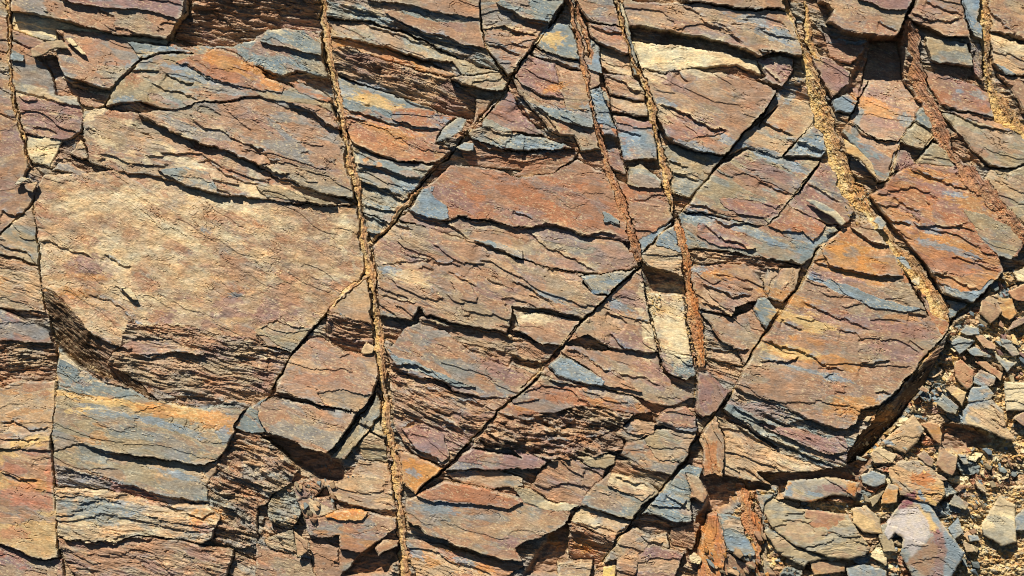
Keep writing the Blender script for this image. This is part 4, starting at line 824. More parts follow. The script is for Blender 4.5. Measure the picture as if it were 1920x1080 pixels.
# deeper hollows of the bedrock (no block stands there) and the crumbly bed under the rubble
rub = inside(points('o 1920,500 1880,512 1830,575 1770,625 1725,700 1650,800 1600,865 1520,885 1430,905 1340,1000 1340,1300 2100,1300 2100,500'), WX, WY)
H = np.where(rub, -11 + fbm(GX/40, GY/26, 311, 4, .6)*6 + fbm(GX/9, GY/7, 316, 3, .7)*2.0, H)
def packed(X, Y, cw, ch, sd):
    """packed angular stones: height and colour from jittered cells, each with its own level and tilt"""
    a = math.radians(18); U = X*math.cos(a)+Y*math.sin(a); V = -X*math.sin(a)+Y*math.cos(a)
    U = U + 2.5*fbm(X/12, Y/12, sd, 2); V = V + 2*fbm(X/11, Y/11, sd+3, 2)
    gi = np.floor(U/cw).astype(int); gj = np.floor(V/ch).astype(int)
    f1 = np.full(X.shape, 1e9); f2 = f1.copy(); ident = np.zeros(X.shape, int); ox = f1*0; oy = f1*0
    for di in (-1, 0, 1):
        for dj in (-1, 0, 1):
            k = ((gi+di)*7919 + (gj+dj)*104729 + sd*31) % 4096
            h1 = _perm[k]/4096.0; h2 = _perm[(k*3+7) % 4096]/4096.0
            ex = (gi+di+.1+.8*h1)*cw - U; ey = (gj+dj+.1+.8*h2)*ch - V
            dd = np.abs(ex/cw)*.8 + np.abs(ey/ch)*.8 + .35*np.abs(ex/cw+ey/ch)
            n1 = dd < f1
            f2 = np.where(n1, f1, np.minimum(f2, dd)); f1 = np.where(n1, dd, f1)
            ident = np.where(n1, k, ident); ox = np.where(n1, ex, ox); oy = np.where(n1, ey, oy)
    r1 = _perm[(ident*5+3) % 4096]/4096.0; r2 = _perm[(ident*11+1) % 4096]/4096.0; r3 = _perm[(ident*17+9) % 4096]/4096.0
    gap = 1-np.clip((f2-f1)/.16, 0, 1)
    h = (r1-.5)*ch*.75 + ox*(r2-.5)*.45 + oy*(r3-.65)*.5 - gap**2*ch*.4
    pk = np.array([PAL[c] for c in 'ctGtgybcrltcgbty'])
    col = pk[(_perm[(ident*23+5) % 4096] % 16)]*(.8+.3*r2)[..., None]
    col = col*(1-gap[..., None]*.5) + PAL['y']*.7*gap[..., None]*.5
    return h, col
wr = window(points('o 1320,490 2100,1300')); xx, yy = GX[wr], GY[wr]
hA, cA = packed(xx, yy, 42, 22, 3); hB, cB = packed(xx, yy, 15, 8, 9); hC, cC = packed(xx, yy, 6, 4, 15)
mix = fbm(xx/90, yy/70, 351, 2) + .9*sstep(900, 1060, yy)*sstep(1740, 1830, xx) + .5*sstep(1830, 1880, xx)
s1 = sstep(.02, .10, mix)[..., None]; s2 = sstep(.38, .46, mix)[..., None]
hh_ = hA*(1-s1[..., 0]) + hB*s1[..., 0]*(1-s2[..., 0]) + (hC+hB*.5)*s2[..., 0]
cc_ = (cA*(1-s1) + cB*s1)*(1-s2) + (cC*.6+PAL['y']*.4)*s2
mr = rub[wr]
H[wr] = np.where(mr, H[wr] + hh_ + fbm(xx/5, yy/3, 361, 2)*.5, H[wr]); C[wr] = np.where(mr[..., None], cc_, C[wr])
HOLES = [(-42, 'o 480,820 560,826 640,870 640,905 600,900 570,880 500,840'), (-34, 'k 1020,545 1420,520 l 540,480 560,640 120,660 k 1421,600 1180,640 1120,700 1000,760 960,960 1000,980 1060,740'),
         (-38, 'k 1421,610 1280,590 1180,700 1030,800 960,1000 940,950 1000,780 1080,640'), (-30, 'c 470,730 568,735 570,790 490,795'),
         (-36, 'g 700,430 915,490 915,575 740,570'), (-30, 'j 450,1080 560,960 690,900 760,910 740,1000 690,1080'), (-34, 'l 620,440 520,480 540,700 620,700 l 520,760 520,700'),
         (-30, 'm 1090,80 905,60 890,250 1040,300 1290,210 1290,170'), (-34, 'm 760,620 910,620 900,700 780,740'), (-32, 'e 0,930 100,900 110,1000 0,1075'),
         (-30, 'd 600,200 770,110 790,300 700,440 540,500 480,470'), (-30, 'k 240,800 310,760 280,1080 60,1080'), (-34, 'l 550,440 900,60 860,30 480,500')]
for z, s in HOLES:
    P = points(s); w_ = window(P, 14)
    m = inside(P, WX[w_], WY[w_]).astype(np.float32)
    m = blur(m, 3)
    H[w_] = H[w_]*(1-m) + (z + fbm(GX[w_]/24, GY[w_]/12, 341, 3)*5)*m
    C[w_] = C[w_]*(1-m[..., None]) + PAL['b']*.9*m[..., None]
LAB = np.zeros(GX.shape, np.int32)
RUB = rub
TH = []                                     # (kind, label, parent index or None)
seed = 11; parent = None
def add_slab(kind, nums, pal, P, label, par):
    global seed
    seed += 3
    z, gx, gy, strike, q, rough = nums
    P = extend(P); w_ = window(P)
    cx, cy = P.mean(0)
    m = inside(P, WX[w_], WY[w_])
    h, c = slate(GX[w_], GY[w_], z, gx, gy, strike, q, rough, pal, cx, cy, seed)
    TH.append((kind, label, par))
    H[w_][m] = h[m]; C[w_][m] = c[m]; LAB[w_][m] = len(TH)
    return len(TH)
for line in BLOCKS.strip().split('\n'):
    f = line.split('|')
    nums = [float(v) for v in f[1].split()]
    if f[0].startswith('>'): add_slab('slate_layer', nums, f[2], points(f[3]), None, parent)
    else: parent = add_slab({'block': 'slate_block', 'slab': 'slate_plate'}[f[0]], nums, f[2], points(f[3]), f[4], None)
NB = len(TH)

# mineral stains
def stain(Xw, Yw, Cc, L, x, y, rx, ry, a, k=1.0):
    dx = Xw-x; dy = Yw-y
    u = (dx*math.cos(a)+dy*math.sin(a))/rx; v = (-dx*math.sin(a)+dy*math.cos(a))/ry
    d = np.sqrt(u*u+v*v) + .55*fbm((dx*math.cos(a)+dy*math.sin(a))/max(10, rx*.5), (-dx*math.sin(a)+dy*math.cos(a))/max(4, ry*.5), int(x+y) % 50, 4, .6)
    m = (1-sstep(.72, 1.05, d))[..., None]*(.74 if L in 'GgOpPyou' else .5)*k
    return Cc*(1-m) + PAL[L]*m
STAIN_LIST = []
for line in STAINS.strip().split('\n'):
    f = line.split('|'); L = f[0]
    for it in f[1:]:
        zc, p, r, a = it.split(); z = ZONES[zc]
        x, y = [float(v) for v in p.split(',')]; rx, ry = [max(0, float(v))*z[2] for v in r.split(',')]
        if rx == 0: continue
        x = z[0]+x*z[2]; y = z[1]+y*z[2]; a = math.radians(float(a)); R = max(rx, ry)*1.7
        w_ = window(np.array([(x-R, y-R), (x+R, y+R)]))
        STAIN_LIST.append((zc, L, x, y, rx, ry, a))
        C[w_] = stain(WX[w_], WY[w_], C[w_], L, x, y, rx, ry, a)

def seg_field(P, w_, jit=1.0):
    """signed distance (positive on the right of travel), and position 0..1 along the polyline"""
    X = GX[w_] + (WX[w_]-GX[w_])*jit; Y = GY[w_] + (WY[w_]-GY[w_])*jit
    best = np.full(X.shape, 1e9, np.float32); sg = np.zeros(X.shape, np.float32); par = np.zeros(X.shape, np.float32)
    L = np.concatenate([[0], np.cumsum(np.hypot(*(P[1:]-P[:-1]).T))])
    for i in range(len(P)-1):
        (x1, y1), (x2, y2) = P[i], P[i+1]; dx, dy = x2-x1, y2-y1; l2 = dx*dx+dy*dy+1e-9
        t = np.clip(((X-x1)*dx+(Y-y1)*dy)/l2, 0, 1)
        ex = X-(x1+t*dx); ey = Y-(y1+t*dy); d = np.sqrt(ex*ex+ey*ey)
        m = d < best
        best = np.where(m, d, best); sg = np.where(m, np.sign(dx*(Y-y1)-dy*(X-x1)), sg)
        par = np.where(m, (L[i]+t*math.sqrt(l2))/L[-1], par)
    return best, sg, par, L[-1]

# the huge pale slab: cloudy lime bloom and fine meandering veinlets
big = [i+1 for i, t_ in enumerate(TH) if t_[1] and t_[1].startswith('huge smooth pale')][0]
mk = (LAB == big)
cl = fbm(GX/70, GY/46, 901, 6, .58) + .35*np.exp(-((GX-250)/170)**2-((GY-430)/110)**2) - .12*sstep(420, 640, GX)
a1 = (sstep(.02, .42, cl)*.36*mk)[..., None]; C = C*(1-a1) + PAL['c']*a1
a2 = (sstep(.1, .55, fbm(GX/80, GY/52, 911, 6, .58)+.3*sstep(380, 640, GX))*.38*mk)[..., None]; C = C*(1-a2) + PAL['b']*.88*a2
vn = np.abs(fbm((GX*.85+GY*.53)/34, (-GX*.53+GY*.85)/16, 921, 3, .6))
a3 = ((1-sstep(.015, .06, vn))*sstep(.05, .35, fbm(GX/45, GY/45, 931, 3)) *.6*mk)[..., None]; C = C*(1-a3) + PAL['c']*1.05*a3
H = H + ((1-sstep(.015, .06, vn))*mk*.7 + mk*fbm(GX/26, GY/20, 941, 4, .6)*.9).astype(np.float32)

# ledges: the sheet above ends, and the next one carries on lower down
for n_, line in enumerate(LEDGES.strip().split('\n')):
    f = line.split('|'); drop, fade = [float(v) for v in f[0].split()]
    P = points(f[1]); w_ = window(P, fade*2.4+12)
    d, sg, t, L = seg_field(P, w_, 1.4)
    end = sstep(0, .12, t)*sstep(0, .12, 1-t)*(1-sstep(0, 1, np.where((t <= 0.001) | (t >= .999), d/6, 0)))
    low = sg > 0
    vary = 1 + .35*perlin(t*L/26, t*0+n_, 77)
    fall = -drop*.95*vary*np.clip(d/2.0, 0, 1)*np.exp(-np.maximum(d-2.5, 0)/fade)
    lip = drop*.22*np.exp(-d/(fade*.6))
    H[w_] += (np.where(low, fall, lip)*end).astype(np.float32)
    rim = np.where(~low, np.exp(-d/4.2), 0)*end*1.15*sstep(-.1, .25, fbm(GX[w_]/26, GY[w_]/10, 400+n_, 3))*.75
    rim = rim[..., None]
    C[w_] = C[w_]*(1-rim) + (PAL['G'] if n_ % 3 else PAL['c'])*rim

# a thin parting all round every block
def edges(A):
    e = np.zeros(A.shape, bool)
    e[:, 1:] |= A[:, 1:] != A[:, :-1]; e[1:] |= A[1:] != A[:-1]
    return e
rootof = np.array([0]+[(i+1 if t[2] is None else t[2]) for i, t in enumerate(TH)])
e = edges(rootof[LAB]).astype(np.float32)
g = blur(e, 1)
fade_ = sstep(-.35, .35, fbm(GX/60, GY/60, 501, 2))
H -= (np.clip(g*2.6, 0, 1)*3.4*fade_).astype(np.float32)

# joints
for n_, line in enumerate(CRACKS.strip().split('\n')):
    f = line.split('|'); wd, dp = [float(v) for v in f[0].split()]; wd *= .6
    P = points(f[1]); w_ = window(P, 20)
    d, sg, t, L = seg_field(P, w_, 1.0)
    ww = wd*(.55+.75*perlin(t*L/44, t*0+n_, 600)+.35*perlin(t*L/9, t*0+n_, 610))
    end = np.where((t <= 0.001) | (t >= .999), d/3, 0)
    m = 1-sstep(.75, 1.15, d/np.maximum(ww, .3)+end)
    fill = sstep(-.15, .1, perlin(t*L/46, t*0+n_*3, 620))*.88
    H[w_] -= (m*dp*(1-fill)).astype(np.float32)
    C[w_] = np.where((m > .2)[..., None], PAL['y']*.55+PAL['t']*.45, C[w_])
    # pale lime crust along the joint in places
    cr = np.exp(-d/3.5)*sstep(.0, .3, fbm(GX[w_]/30, GY[w_]/30, 630+n_, 2))*(d > ww)*.7
    C[w_] = C[w_]*(1-cr[..., None]) + PAL['c']*cr[..., None]

# veins
HB = blur(blur(H, 14), 14)
for n_, line in enumerate(VEINS.strip().split('\n')):
    kind, pal, dz, pts, label = line.split('|')
    A = np.array([[float(v) for v in p.split(',')] for p in pts.split()])
    P = A[:, :2]; w_ = window(P, 40)
    d, sg, t, L = seg_field(P, w_, 1.6)
    lens = np.concatenate([[0], np.cumsum(np.hypot(*(P[1:]-P[:-1]).T))]); lens /= lens[-1]
    W = np.interp(t, lens, A[:, 2])*.5*(1.12-.62*sstep(-.05, .45, perlin(t*L/70, t*0+n_, 708)))*(1+.22*perlin(t*L/26, t*0+n_, 700)+.10*perlin(t*L/7, t*0+n_, 705))
    m = (d < W) & (t > 0) & (t < 1)
    X, Y = GX[w_], GY[w_]
    side = sstep(-.25, .35, sg*d/np.maximum(W, .5) + .5*fbm(X/14, Y/14, 715+n_, 2))      # 1: crumbly edge, 0: fibrous rock rib
    gran = fbm(X/13, Y/8, 720+n_, 3, .5)
    ax = P[-1]-P[0]; ax = ax/np.hypot(*ax)
    U = X*ax[0]+Y*ax[1]; V = X*ax[1]-Y*ax[0]
    fib = fbm(U/30, V/3.2, 740+n_, 3, .65)
    sandy = pal[0] in 'yt'
    h = HB[w_] + float(dz) + (gran*(.9 if sandy else .5) + fib*2.0*(1-side*.7))*np.clip(W/6, .3, 1.3) - np.clip(d/np.maximum(W, .5), 0, 1)**3*2
    h = h + side*(np.abs(fbm(X/6, Y/5, 717+n_, 3, .65))*2.0)*np.clip(W/9, .35, 1.1) - side*2.2 + (1-side)*1.5
    H[w_] = np.where(m, h, H[w_] - ((d < W+1.6) & (t > 0) & (t < 1) & (sg*(1 if n_ % 2 else -1) > 0))*7)
    c = np.empty(X.shape+(3,), np.float32); c[:] = PAL[pal[0]]
    for i, Lr in enumerate(pal[1:]):
        mm = sstep(.08, .2, fbm(U/(30 if sandy else 60), V/(7 if sandy else 6), 760+n_*7+i, 3, .6))[..., None]*.85
        c = c*(1-mm)+PAL[Lr]*mm
    rb_ = (1-side)[..., None]*.75
    dark = PAL['b']*.6+PAL['o']*.4 if sandy else (PAL['u'] if pal[0] in 'ou' else PAL['b']*.45+PAL['r']*.55)
    c = c*(1-rb_) + (dark*(1+.35*fib[..., None]))*rb_
    c = c*(1-side[..., None]*.6) + (PAL['y'] if sandy else PAL['u']*.5+PAL['t']*.4)*side[..., None]*.6
    C[w_] = np.where(m[..., None], c, C[w_])
    dust = (np.exp(-np.maximum(d-W, 0)/9)*sstep(-.1, .35, fbm(X/22, Y/22, 719+n_, 3, .6))*(.6 if sandy else .25)*(~m))[..., None]
    C[w_] = C[w_]*(1-dust) + (PAL['y']*.6+PAL['t']*.4)*dust
    TH.append(('mineral_vein', label, None)); LAB[w_][m] = len(TH)

# weathering: pale or blue rims on raised arrises, dust caught in low spots; both keep their place whatever the light
B4 = blur(H, 3); rim = sstep(.9, 3.0, H-B4)*sstep(-.2, .35, fbm(GX/40, GY/22, 801, 3))
low = sstep(.6, 3.0, B4-H)*sstep(0, .4, fbm(GX/80, GY/60, 811, 3))
C = C*(1-rim[..., None]*.45) + (PAL['G']*.5+PAL['c']*.5)*rim[..., None]*.45
C = C*(1-low[..., None]*.4) + (PAL['t']*.5+PAL['y']*.4)*low[..., None]*.4
grain = fbm(GX/5, GY/3.2, 821, 3, .7); mott = fbm(GX/28, GY/14, 831, 4, .65); streak = fbm((GX*.95+GY*.31)/30, (-GX*.31+GY*.95)/3.0, 841, 3, .6)
C = C*np.exp(.20*grain+.20*mott+.15*streak)[..., None]
warm = fbm(GX/44, GY/24, 851, 4, .6)[..., None]*np.array([.12, 0.0, -.14])
C = np.clip(C*np.exp(warm), .012, .86)
flk = (fbm((GX*.92+GY*.38)/9, (-GX*.38+GY*.92)/3.0, 861, 3, .6) > .55) & (fbm(GX/120, GY/80, 871, 2) > -.1)
C = np.where(flk[..., None], C*.5+PAL['c']*.5, C)
gm = C.mean(-1, keepdims=True); C = np.clip(gm+(C-gm)*1.0, .01, .88).astype(np.float32)

# ---------------------------------------------------------------- materials
def rock_material(name, bump=.5, rough=.78, scale=1.0):
    m = bpy.data.materials.new(name); m.use_nodes = True; t = m.node_tree; N = t.nodes; K = t.links
    b = N['Principled BSDF']
    at = N.new('ShaderNodeAttribute'); at.attribute_name = 'mineral'
    tc = N.new('ShaderNodeTexCoord'); mp = N.new('ShaderNodeMapping')
    mp.inputs['Rotation'].default_value = (0, math.radians(17), 0); mp.inputs['Scale'].default_value = (60*scale, 200*scale, 260*scale)
    K.new(tc.outputs['Object'], mp.inputs[0])
    n1 = N.new('ShaderNodeTexNoise'); n1.inputs['Scale'].default_value = 1.0; n1.inputs['Detail'].default_value = 6; n1.inputs['Roughness'].default_value = .7
    K.new(mp.outputs[0], n1.inputs[0])
    n2 = N.new('ShaderNodeTexNoise'); n2.inputs['Scale'].default_value = 160*scale; n2.inputs['Detail'].default_value = 4; n2.inputs['Roughness'].default_value = .7
    K.new(tc.outputs['Object'], n2.inputs[0])
    r1 = N.new('ShaderNodeMapRange'); r1.inputs[1].default_value = .3; r1.inputs[2].default_value = .7; r1.inputs[3].default_value = .68; r1.inputs[4].default_value = 1.3
    K.new(n1.outputs[0], r1.inputs[0])
    vm = N.new('ShaderNodeVectorMath'); vm.operation = 'SCALE'; K.new(at.outputs['Color'], vm.inputs[0]); K.new(r1.outputs[0], vm.inputs['Scale'])
    K.new(vm.outputs[0], b.inputs['Base Color'])
    ad = N.new('ShaderNodeMath'); ad.operation = 'ADD'; K.new(n1.outputs[0], ad.inputs[0]); K.new(n2.outputs[0], ad.inputs[1])
    bp = N.new('ShaderNodeBump'); bp.inputs['Strength'].default_value = bump; bp.inputs['Distance'].default_value = .004
    K.new(ad.outputs[0], bp.inputs['Height']); K.new(bp.outputs[0], b.inputs['Normal'])
    b.inputs['Roughness'].default_value = rough; b.inputs['Specular IOR Level'].default_value = .3
    return m
M_SLATE = rock_material('slate', .45, .55)
M_VEIN = rock_material('vein_crust', .6, .9, .8)
M_STONE = rock_material('loose_stone', .55, .7)
M_CRUMB = rock_material('crumbs', .3, .9)

def mesh_object(name, verts, quads, cols, mat, parent=None, tris=None):
    me = bpy.data.meshes.new(name)
    me.vertices.add(len(verts)); me.vertices.foreach_set('co', verts.astype(np.float32).ravel())
    nq = len(quads); nt_ = 0 if tris is None else len(tris)
    idx = quads.ravel() if tris is None else np.concatenate([quads.ravel(), tris.ravel()])
    me.loops.add(len(idx)); me.loops.foreach_set('vertex_index', idx.astype(np.int32))
    me.polygons.add(nq+nt_)
    me.polygons.foreach_set('loop_start', np.concatenate([np.arange(nq)*4, nq*4+np.arange(nt_)*3]).astype(np.int32))
    me.update(calc_edges=True); me.validate()
    me.shade_flat()
    a = me.color_attributes.new('mineral', 'FLOAT_COLOR', 'POINT')
    c4 = np.ones((len(verts), 4), np.float32); c4[:, :3] = cols; a.data.foreach_set('color', c4.ravel())
    me.materials.append(mat)
    o = bpy.data.objects.new(name, me); COL.objects.link(o)
    if parent is not None: o.parent = parent
    return o
def to_world(x, y, h):
    return np.stack([(x-960)*PX, -h*PX, (540-y)*PX], -1)

def relief_object(name, cells, Xg, Yg, Hg, Cg, mat, depth, parent=None):
    """a closed-sided solid over the marked grid cells, its walls running back into the cliff"""
    J, I = np.nonzero(cells); n = Xg.shape[1]
    a = J*n+I; q = np.stack([a, a+n, a+n+1, a+1], 1)
    u, inv = np.unique(q, return_inverse=True); q = inv.reshape(-1, 4)
    P = to_world(Xg.ravel()[u], Yg.ravel()[u], Hg.ravel()[u]); c = Cg.reshape(-1, 3)[u]
    ed = np.concatenate([q[:, [0, 1]], q[:, [1, 2]], q[:, [2, 3]], q[:, [3, 0]]])
    key = ed.min(1).astype(np.int64)*len(u)+ed.max(1)
    _, first, cnt = np.unique(key, return_index=True, return_counts=True)
    be = ed[first[cnt == 1]]
    bv, bi = np.unique(be, return_inverse=True); bi = bi.reshape(-1, 2)
    back = P[bv].copy(); back[:, 1] = np.maximum(back[:, 1], 0)+depth*PX
    V = np.concatenate([P, back]); CC = np.concatenate([c, c[bv]*.95+.0])
    sk = np.stack([be[:, 1], be[:, 0], bi[:, 0]+len(P), bi[:, 1]+len(P)], 1)
    # shift geometry so the object's origin is its own middle
    o = mesh_object(name, V, np.concatenate([q, sk]), CC, mat, None)
    mid = P.mean(0); mid[1] = P[:, 1].max()
    co = (V-mid).astype(np.float32); o.data.vertices.foreach_set('co', co.ravel()); o.data.update()
    if parent is not None:
        o.parent = parent; o.location = Vector(mid.tolist())-parent.location
    else: o.location = mid.tolist()
    return o

# ---------------------------------------------------------------- blocks, layers, veins
CELL = LAB[:-1, :-1].copy()
flat = CELL.ravel(); order = np.argsort(flat, kind='stable'); bounds = np.searchsorted(flat[order], np.arange(len(TH)+2))
OBJ = {}
def boxed(lab):
    ids = order[bounds[lab]:bounds[lab+1]]
    if len(ids) == 0: return None
    J, I = np.divmod(ids, nx-1); j0, j1, i0, i1 = J.min(), J.max()+1, I.min(), I.max()+1
    m = np.zeros((j1-j0, i1-i0), bool); m[J-j0, I-i0] = True
    s = (slice(j0, j1+1), slice(i0, i1+1))
    return m, GX[s], GY[s], H[s], C[s]
HAS_LAYERS = {t[2] for t in TH if t[2]}
bed = boxed(0)
isr = RUB[:-1, :-1][:bed[0].shape[0], :bed[0].shape[1]] if bed[0].shape == (ny-1, nx-1) else None
rf = relief_object('rock_face', bed[0] & ~isr, *bed[1:], M_SLATE, 60); rf['kind'] = 'structure'
ru = relief_object('rubble', bed[0] & isr, *bed[1:], M_STONE, 60); ru['kind'] = 'stuff'
ru['label'] = 'packed broken slate and dirt filling the bottom right corner'; ru['category'] = 'rubble'
for i, (kind, label, par) in enumerate(TH):
    b = boxed(i+1)
    if b is None or b[0].sum() < 12: continue
    p = OBJ.get(par) if par else None
    if par and p is None: continue
    vein = kind == 'mineral_vein'
    if not par and (i+1) in HAS_LAYERS:      # an Empty at the block's middle carries its body and its layers
        root = bpy.data.objects.new(kind, None); COL.objects.link(root); root.empty_display_size = .05
        jj, ii = np.nonzero(b[0]); root.location = ((b[1][0, 0]+ii.mean()*STEP-960)*PX, .02, (540-b[2][0, 0]-jj.mean()*STEP)*PX)
        relief_object('rock_body', b[0], *b[1:], M_SLATE, 34, root); o = root
    else: o = relief_object(kind, b[0], *b[1:], M_VEIN if vein else M_SLATE, 34, p)
    OBJ[i+1] = o
    if not par:
        o['kind'] = 'thing'; o['label'] = label; o['category'] = {'slate_block': 'rock block', 'slate_plate': 'rock slab', 'mineral_vein': 'mineral vein'}[kind]
        if vein: o['group'] = 'mineral veins in the joints'
        else: o['group'] = 'slate blocks and slabs of the rock face'

# ---------------------------------------------------------------- loose stones
def stone(n_, z, thick, gx, gy, pal, P, label, kind):
    st = 1.5; pad = 6
    P = np.array(P); x0, y0 = P.min(0)-pad; x1, y1 = P.max(0)+pad
    X, Y = np.meshgrid(np.arange(x0, x1, st), np.arange(y0, y1, st))
    sd_ = 2000+n_*11
    wx = X + 1.1*fbm(X/16, Y/16, sd_, 2)+.5*perlin(X/5, Y/5, sd_+2); wy = Y + 1.1*fbm(X/16, Y/16, sd_+4, 2)+.7*perlin(X/5, Y/5, sd_+5)
    m = inside(P, wx, wy)
    if m.sum() < 10: return
    cx, cy = P.mean(0)
    size = math.sqrt(m.sum())*st
    small = kind == 'rock_flake' or size < 40
    h, c = slate(X, Y, 0, gx, gy, 10+25*math.sin(n_*2.3), 4 if small else 5, .7 if small else (.95 if size > 90 else 1.1), pal, cx, cy, sd_)
    # facets: a few planes cut the upper surface
    rn = np.random.RandomState(n_+5)
    hh = np.full(X.shape, 1e9)
    for k in range(3):
        a = rn.rand()*6.28; g_ = rn.uniform(.02, .16 if not small else .08)
        hh = np.minimum(hh, g_*((X-cx)*math.cos(a)+(Y-cy)*math.sin(a)) + rn.uniform(0, .06)*size)
    h = h + hh
    # distance to outline for worn arrises
    d = np.full(X.shape, 1e9)
    for i in range(len(P)):
        (ax_, ay), (bx_, by) = P[i], P[(i+1) % len(P)]; dx, dy = bx_-ax_, by-ay
        t = np.clip(((wx-ax_)*dx+(wy-ay)*dy)/(dx*dx+dy*dy+1e-9), 0, 1); d = np.minimum(d, np.hypot(wx-ax_-t*dx, wy-ay-t*dy))
    ed_ = min(5.0, size*.09)
    h = h - (1-np.clip(d/ed_, 0, 1))**2*min(thick*.5, 4) - h[m].mean() + z
    c = c*np.exp(.2*fbm(X/6, Y/4, sd_+7, 3, .7)+.25*fbm(X/22, Y/14, sd_+8, 3))[..., None]
    dusty = (.08+.22*sstep(-.2, .5, fbm(X/20, Y/16, sd_+13, 4, .6)))[..., None]; c = c*(1-dusty) + (PAL['c']*.6+PAL['y']*.35)*dusty
    for zc, L, sx, sy, rx, ry, a_ in STAIN_LIST:
        if zc == 'l' and x0 < sx < x1 and y0 < sy < y1: c = stain(wx, wy, c, L, sx, sy, rx, ry, a_, 1.2)
    for L, Q in PATCH_LIST:
        if x0 < Q[:, 0].mean() < x1 and y0 < Q[:, 1].mean() < y1:
            k_ = blur(inside(Q, wx+fbm(X/16, Y/16, sd_+31, 5, .7)*3.2, wy+fbm(X/16, Y/16, sd_+37, 5, .7)*3.2).astype(np.float32), 1)[..., None]*np.clip(.78+.3*fbm(X/14, Y/9, sd_+41, 5, .7), 0, 1)[..., None]; c = c*(1-k_) + PAL[L]*k_
    rimm = (1-sstep(1.5, 5, d))[..., None]*.45*sstep(-.3, .3, fbm(X/14, Y/14, sd_+9, 2))[..., None]
    c = np.clip(c*(1-rimm)+PAL['c']*rimm, .02, .85)
    cells = m[:-1, :-1] & m[1:, 1:] & m[1:, :-1] & m[:-1, 1:]
    if cells.sum() < 8: return
    J, I = np.nonzero(cells); n = X.shape[1]
    a = J*n+I; q = np.stack([a, a+n, a+n+1, a+1], 1)
    u, inv = np.unique(q, return_inverse=True); q = inv.reshape(-1, 4)
    x, y, hv, cc = X.ravel()[u], Y.ravel()[u], h.ravel()[u], c.reshape(-1, 3)[u]
    top = to_world(x, y, hv); mx, my = x.mean(), y.mean()
    bot = to_world(mx+(x-mx)*.93, my+(y-my)*.93, hv*0+z-thick-3+.25*(hv-z))
    edg = np.concatenate([q[:, [0, 1]], q[:, [1, 2]], q[:, [2, 3]], q[:, [3, 0]]])
    key = edg.min(1).astype(np.int64)*len(u)+edg.max(1)
    _, first, cnt = np.unique(key, return_index=True, return_counts=True); be = edg[first[cnt == 1]]
    nn = len(top)
    side = np.stack([be[:, 1], be[:, 0], be[:, 0]+nn, be[:, 1]+nn], 1)
    V = np.concatenate([top, bot]); mid = V.mean(0)
    o = mesh_object(kind, V-mid, np.concatenate([q, side, q[:, ::-1]+nn]), np.concatenate([cc, cc*.95]), M_STONE)
    o.location = mid.tolist(); o['kind'] = 'thing'; o['label'] = label; o['category'] = 'flake' if kind == 'rock_flake' else 'stone'
    o['group'] = 'loose flakes on the rock face' if kind == 'rock_flake' else 'loose stones in the rubble'
    return o
PATCH_LIST = [(l.split('|')[0], points(l.split('|')[1])) for l in PATCHES.strip().split('\n')]
def height_at(x, y):
    i = np.clip(((np.asarray(x)-X0)/STEP).astype(int), 0, nx-1); j = np.clip(((np.asarray(y)-Y0)/STEP).astype(int), 0, ny-1)
    return H[j, i]
for n_, line in enumerate(STONES.strip().split('\n')):
    nums, pal, pts, label, kind = line.split('|')
    z, thick, gx, gy = [float(v) for v in nums.split()]
    if kind == 'stone' and z < 22: z = z*.62
    P = points(pts)
    stone(n_, z, thick, gx, gy, pal, P, label, 'loose_stone' if kind == 'stone' else 'rock_flake')

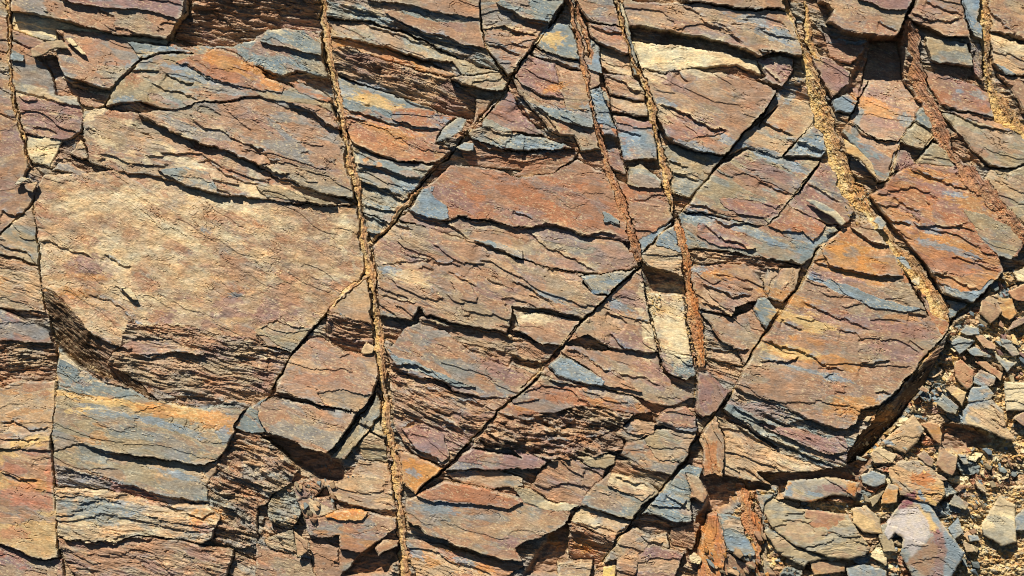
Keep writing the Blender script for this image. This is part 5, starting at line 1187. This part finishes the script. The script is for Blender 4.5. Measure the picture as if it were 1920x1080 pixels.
# ---------------------------------------------------------------- gravel and crumbs (past counting)
rg = np.random.RandomState(99)
VV, QQ, CCc = [], [], []; nv = 0
TRI = np.array([[0, 1, 2], [0, 2, 3], [0, 3, 4], [0, 4, 5], [0, 5, 1], [1, 6, 2], [2, 6, 7], [2, 7, 3], [3, 7, 8], [3, 8, 4], [4, 8, 9], [4, 9, 5], [5, 9, 10], [5, 10, 1], [1, 10, 6]])
for _, n, lo, hi, pal, pts in GRAVEL:
    P = points(pts); mn, mx_ = P.min(0), P.max(0); k = 0
    while k < n:
        x = rg.uniform(mn[0], mx_[0]); y = rg.uniform(mn[1], mx_[1])
        if not inside(P, np.array([x]), np.array([y]))[0]: k += .05; continue
        k += 1
        s = lo+(hi-lo)*rg.rand()**2.2
        th = s*rg.uniform(.25, .7); a = rg.rand()*6.28
        el = rg.uniform(.3, .8); ang = np.sort(rg.rand(5)*1.0+np.arange(5)*1.2566)
        r = s*rg.uniform(.65, 1.1, 5)
        px = r*np.cos(ang); py = r*np.sin(ang)*el
        tilt = rg.uniform(-.45, .45, 2)
        L = [(0, 0, th*rg.uniform(.85, 1.15))]+[(px[i]*.8, py[i]*.8, th*rg.uniform(.75, 1.0)) for i in range(5)]+[(px[i], py[i], -th) for i in range(5)]
        L = np.array(L); L[:, 2] += L[:, 0]*tilt[0]+L[:, 1]*tilt[1]
        ca, sa = math.cos(a*.15+.3), math.sin(a*.15+.3)
        qx = L[:, 0]*ca-L[:, 1]*sa; qy = L[:, 0]*sa+L[:, 1]*ca
        hb = float(np.median(height_at(np.array([x-2, x, x+2]), np.array([y, y, y]))))
        VV.append(to_world(x+qx, y+qy, hb+th*.5+L[:, 2])); QQ.append(TRI+nv); nv += 11
        cc = PAL[pal[rg.randint(len(pal))]]*rg.uniform(.7, 1.1)
        CCc.append(np.tile(cc, (11, 1)))
LOWS = (B4-H)
def crumb(x, y, s):
    global nv
    ang = np.sort(rg.rand(5)*1.0+np.arange(5)*1.2566); r = s*rg.uniform(.6, 1.15, 5); el = rg.uniform(.3, .8); th = s*rg.uniform(.2, .5)
    px = r*np.cos(ang); py = r*np.sin(ang)*el; a = rg.uniform(-.3, .9); tl = rg.uniform(-.4, .4, 2)
    L = np.array([(0, 0, th)]+[(px[i]*.8, py[i]*.8, th*.85) for i in range(5)]+[(px[i], py[i], -th) for i in range(5)])
    L[:, 2] += L[:, 0]*tl[0]+L[:, 1]*tl[1]
    qx = L[:, 0]*math.cos(a)-L[:, 1]*math.sin(a); qy = L[:, 0]*math.sin(a)+L[:, 1]*math.cos(a)
    VV.append(to_world(x+qx, y+qy, float(height_at(x, y))+th*.4+L[:, 2])); QQ.append(TRI+nv); nv += 11
    CCc.append(np.tile(PAL['tcbGltcb'[rg.randint(8)]]*rg.uniform(.75, 1.1), (11, 1)))
k = 0
while k < 700:                               # small chips lodged in the low side of the ledges and joints
    x = rg.uniform(X0+5, X1-5); y = rg.uniform(Y0+5, Y1-5)
    if LOWS[int((y-Y0)/STEP), int((x-X0)/STEP)] > 1.6: crumb(x, y, 1.1+2.6*rg.rand()**2.5); k += 1
gr = mesh_object('gravel', np.concatenate(VV), np.zeros((0, 4), int), np.concatenate(CCc), M_CRUMB, None, np.concatenate(QQ))
gr['kind'] = 'stuff'; gr['label'] = 'pale gravel and crumbs caught in the rubble and along the sandy veins'; gr['category'] = 'gravel'
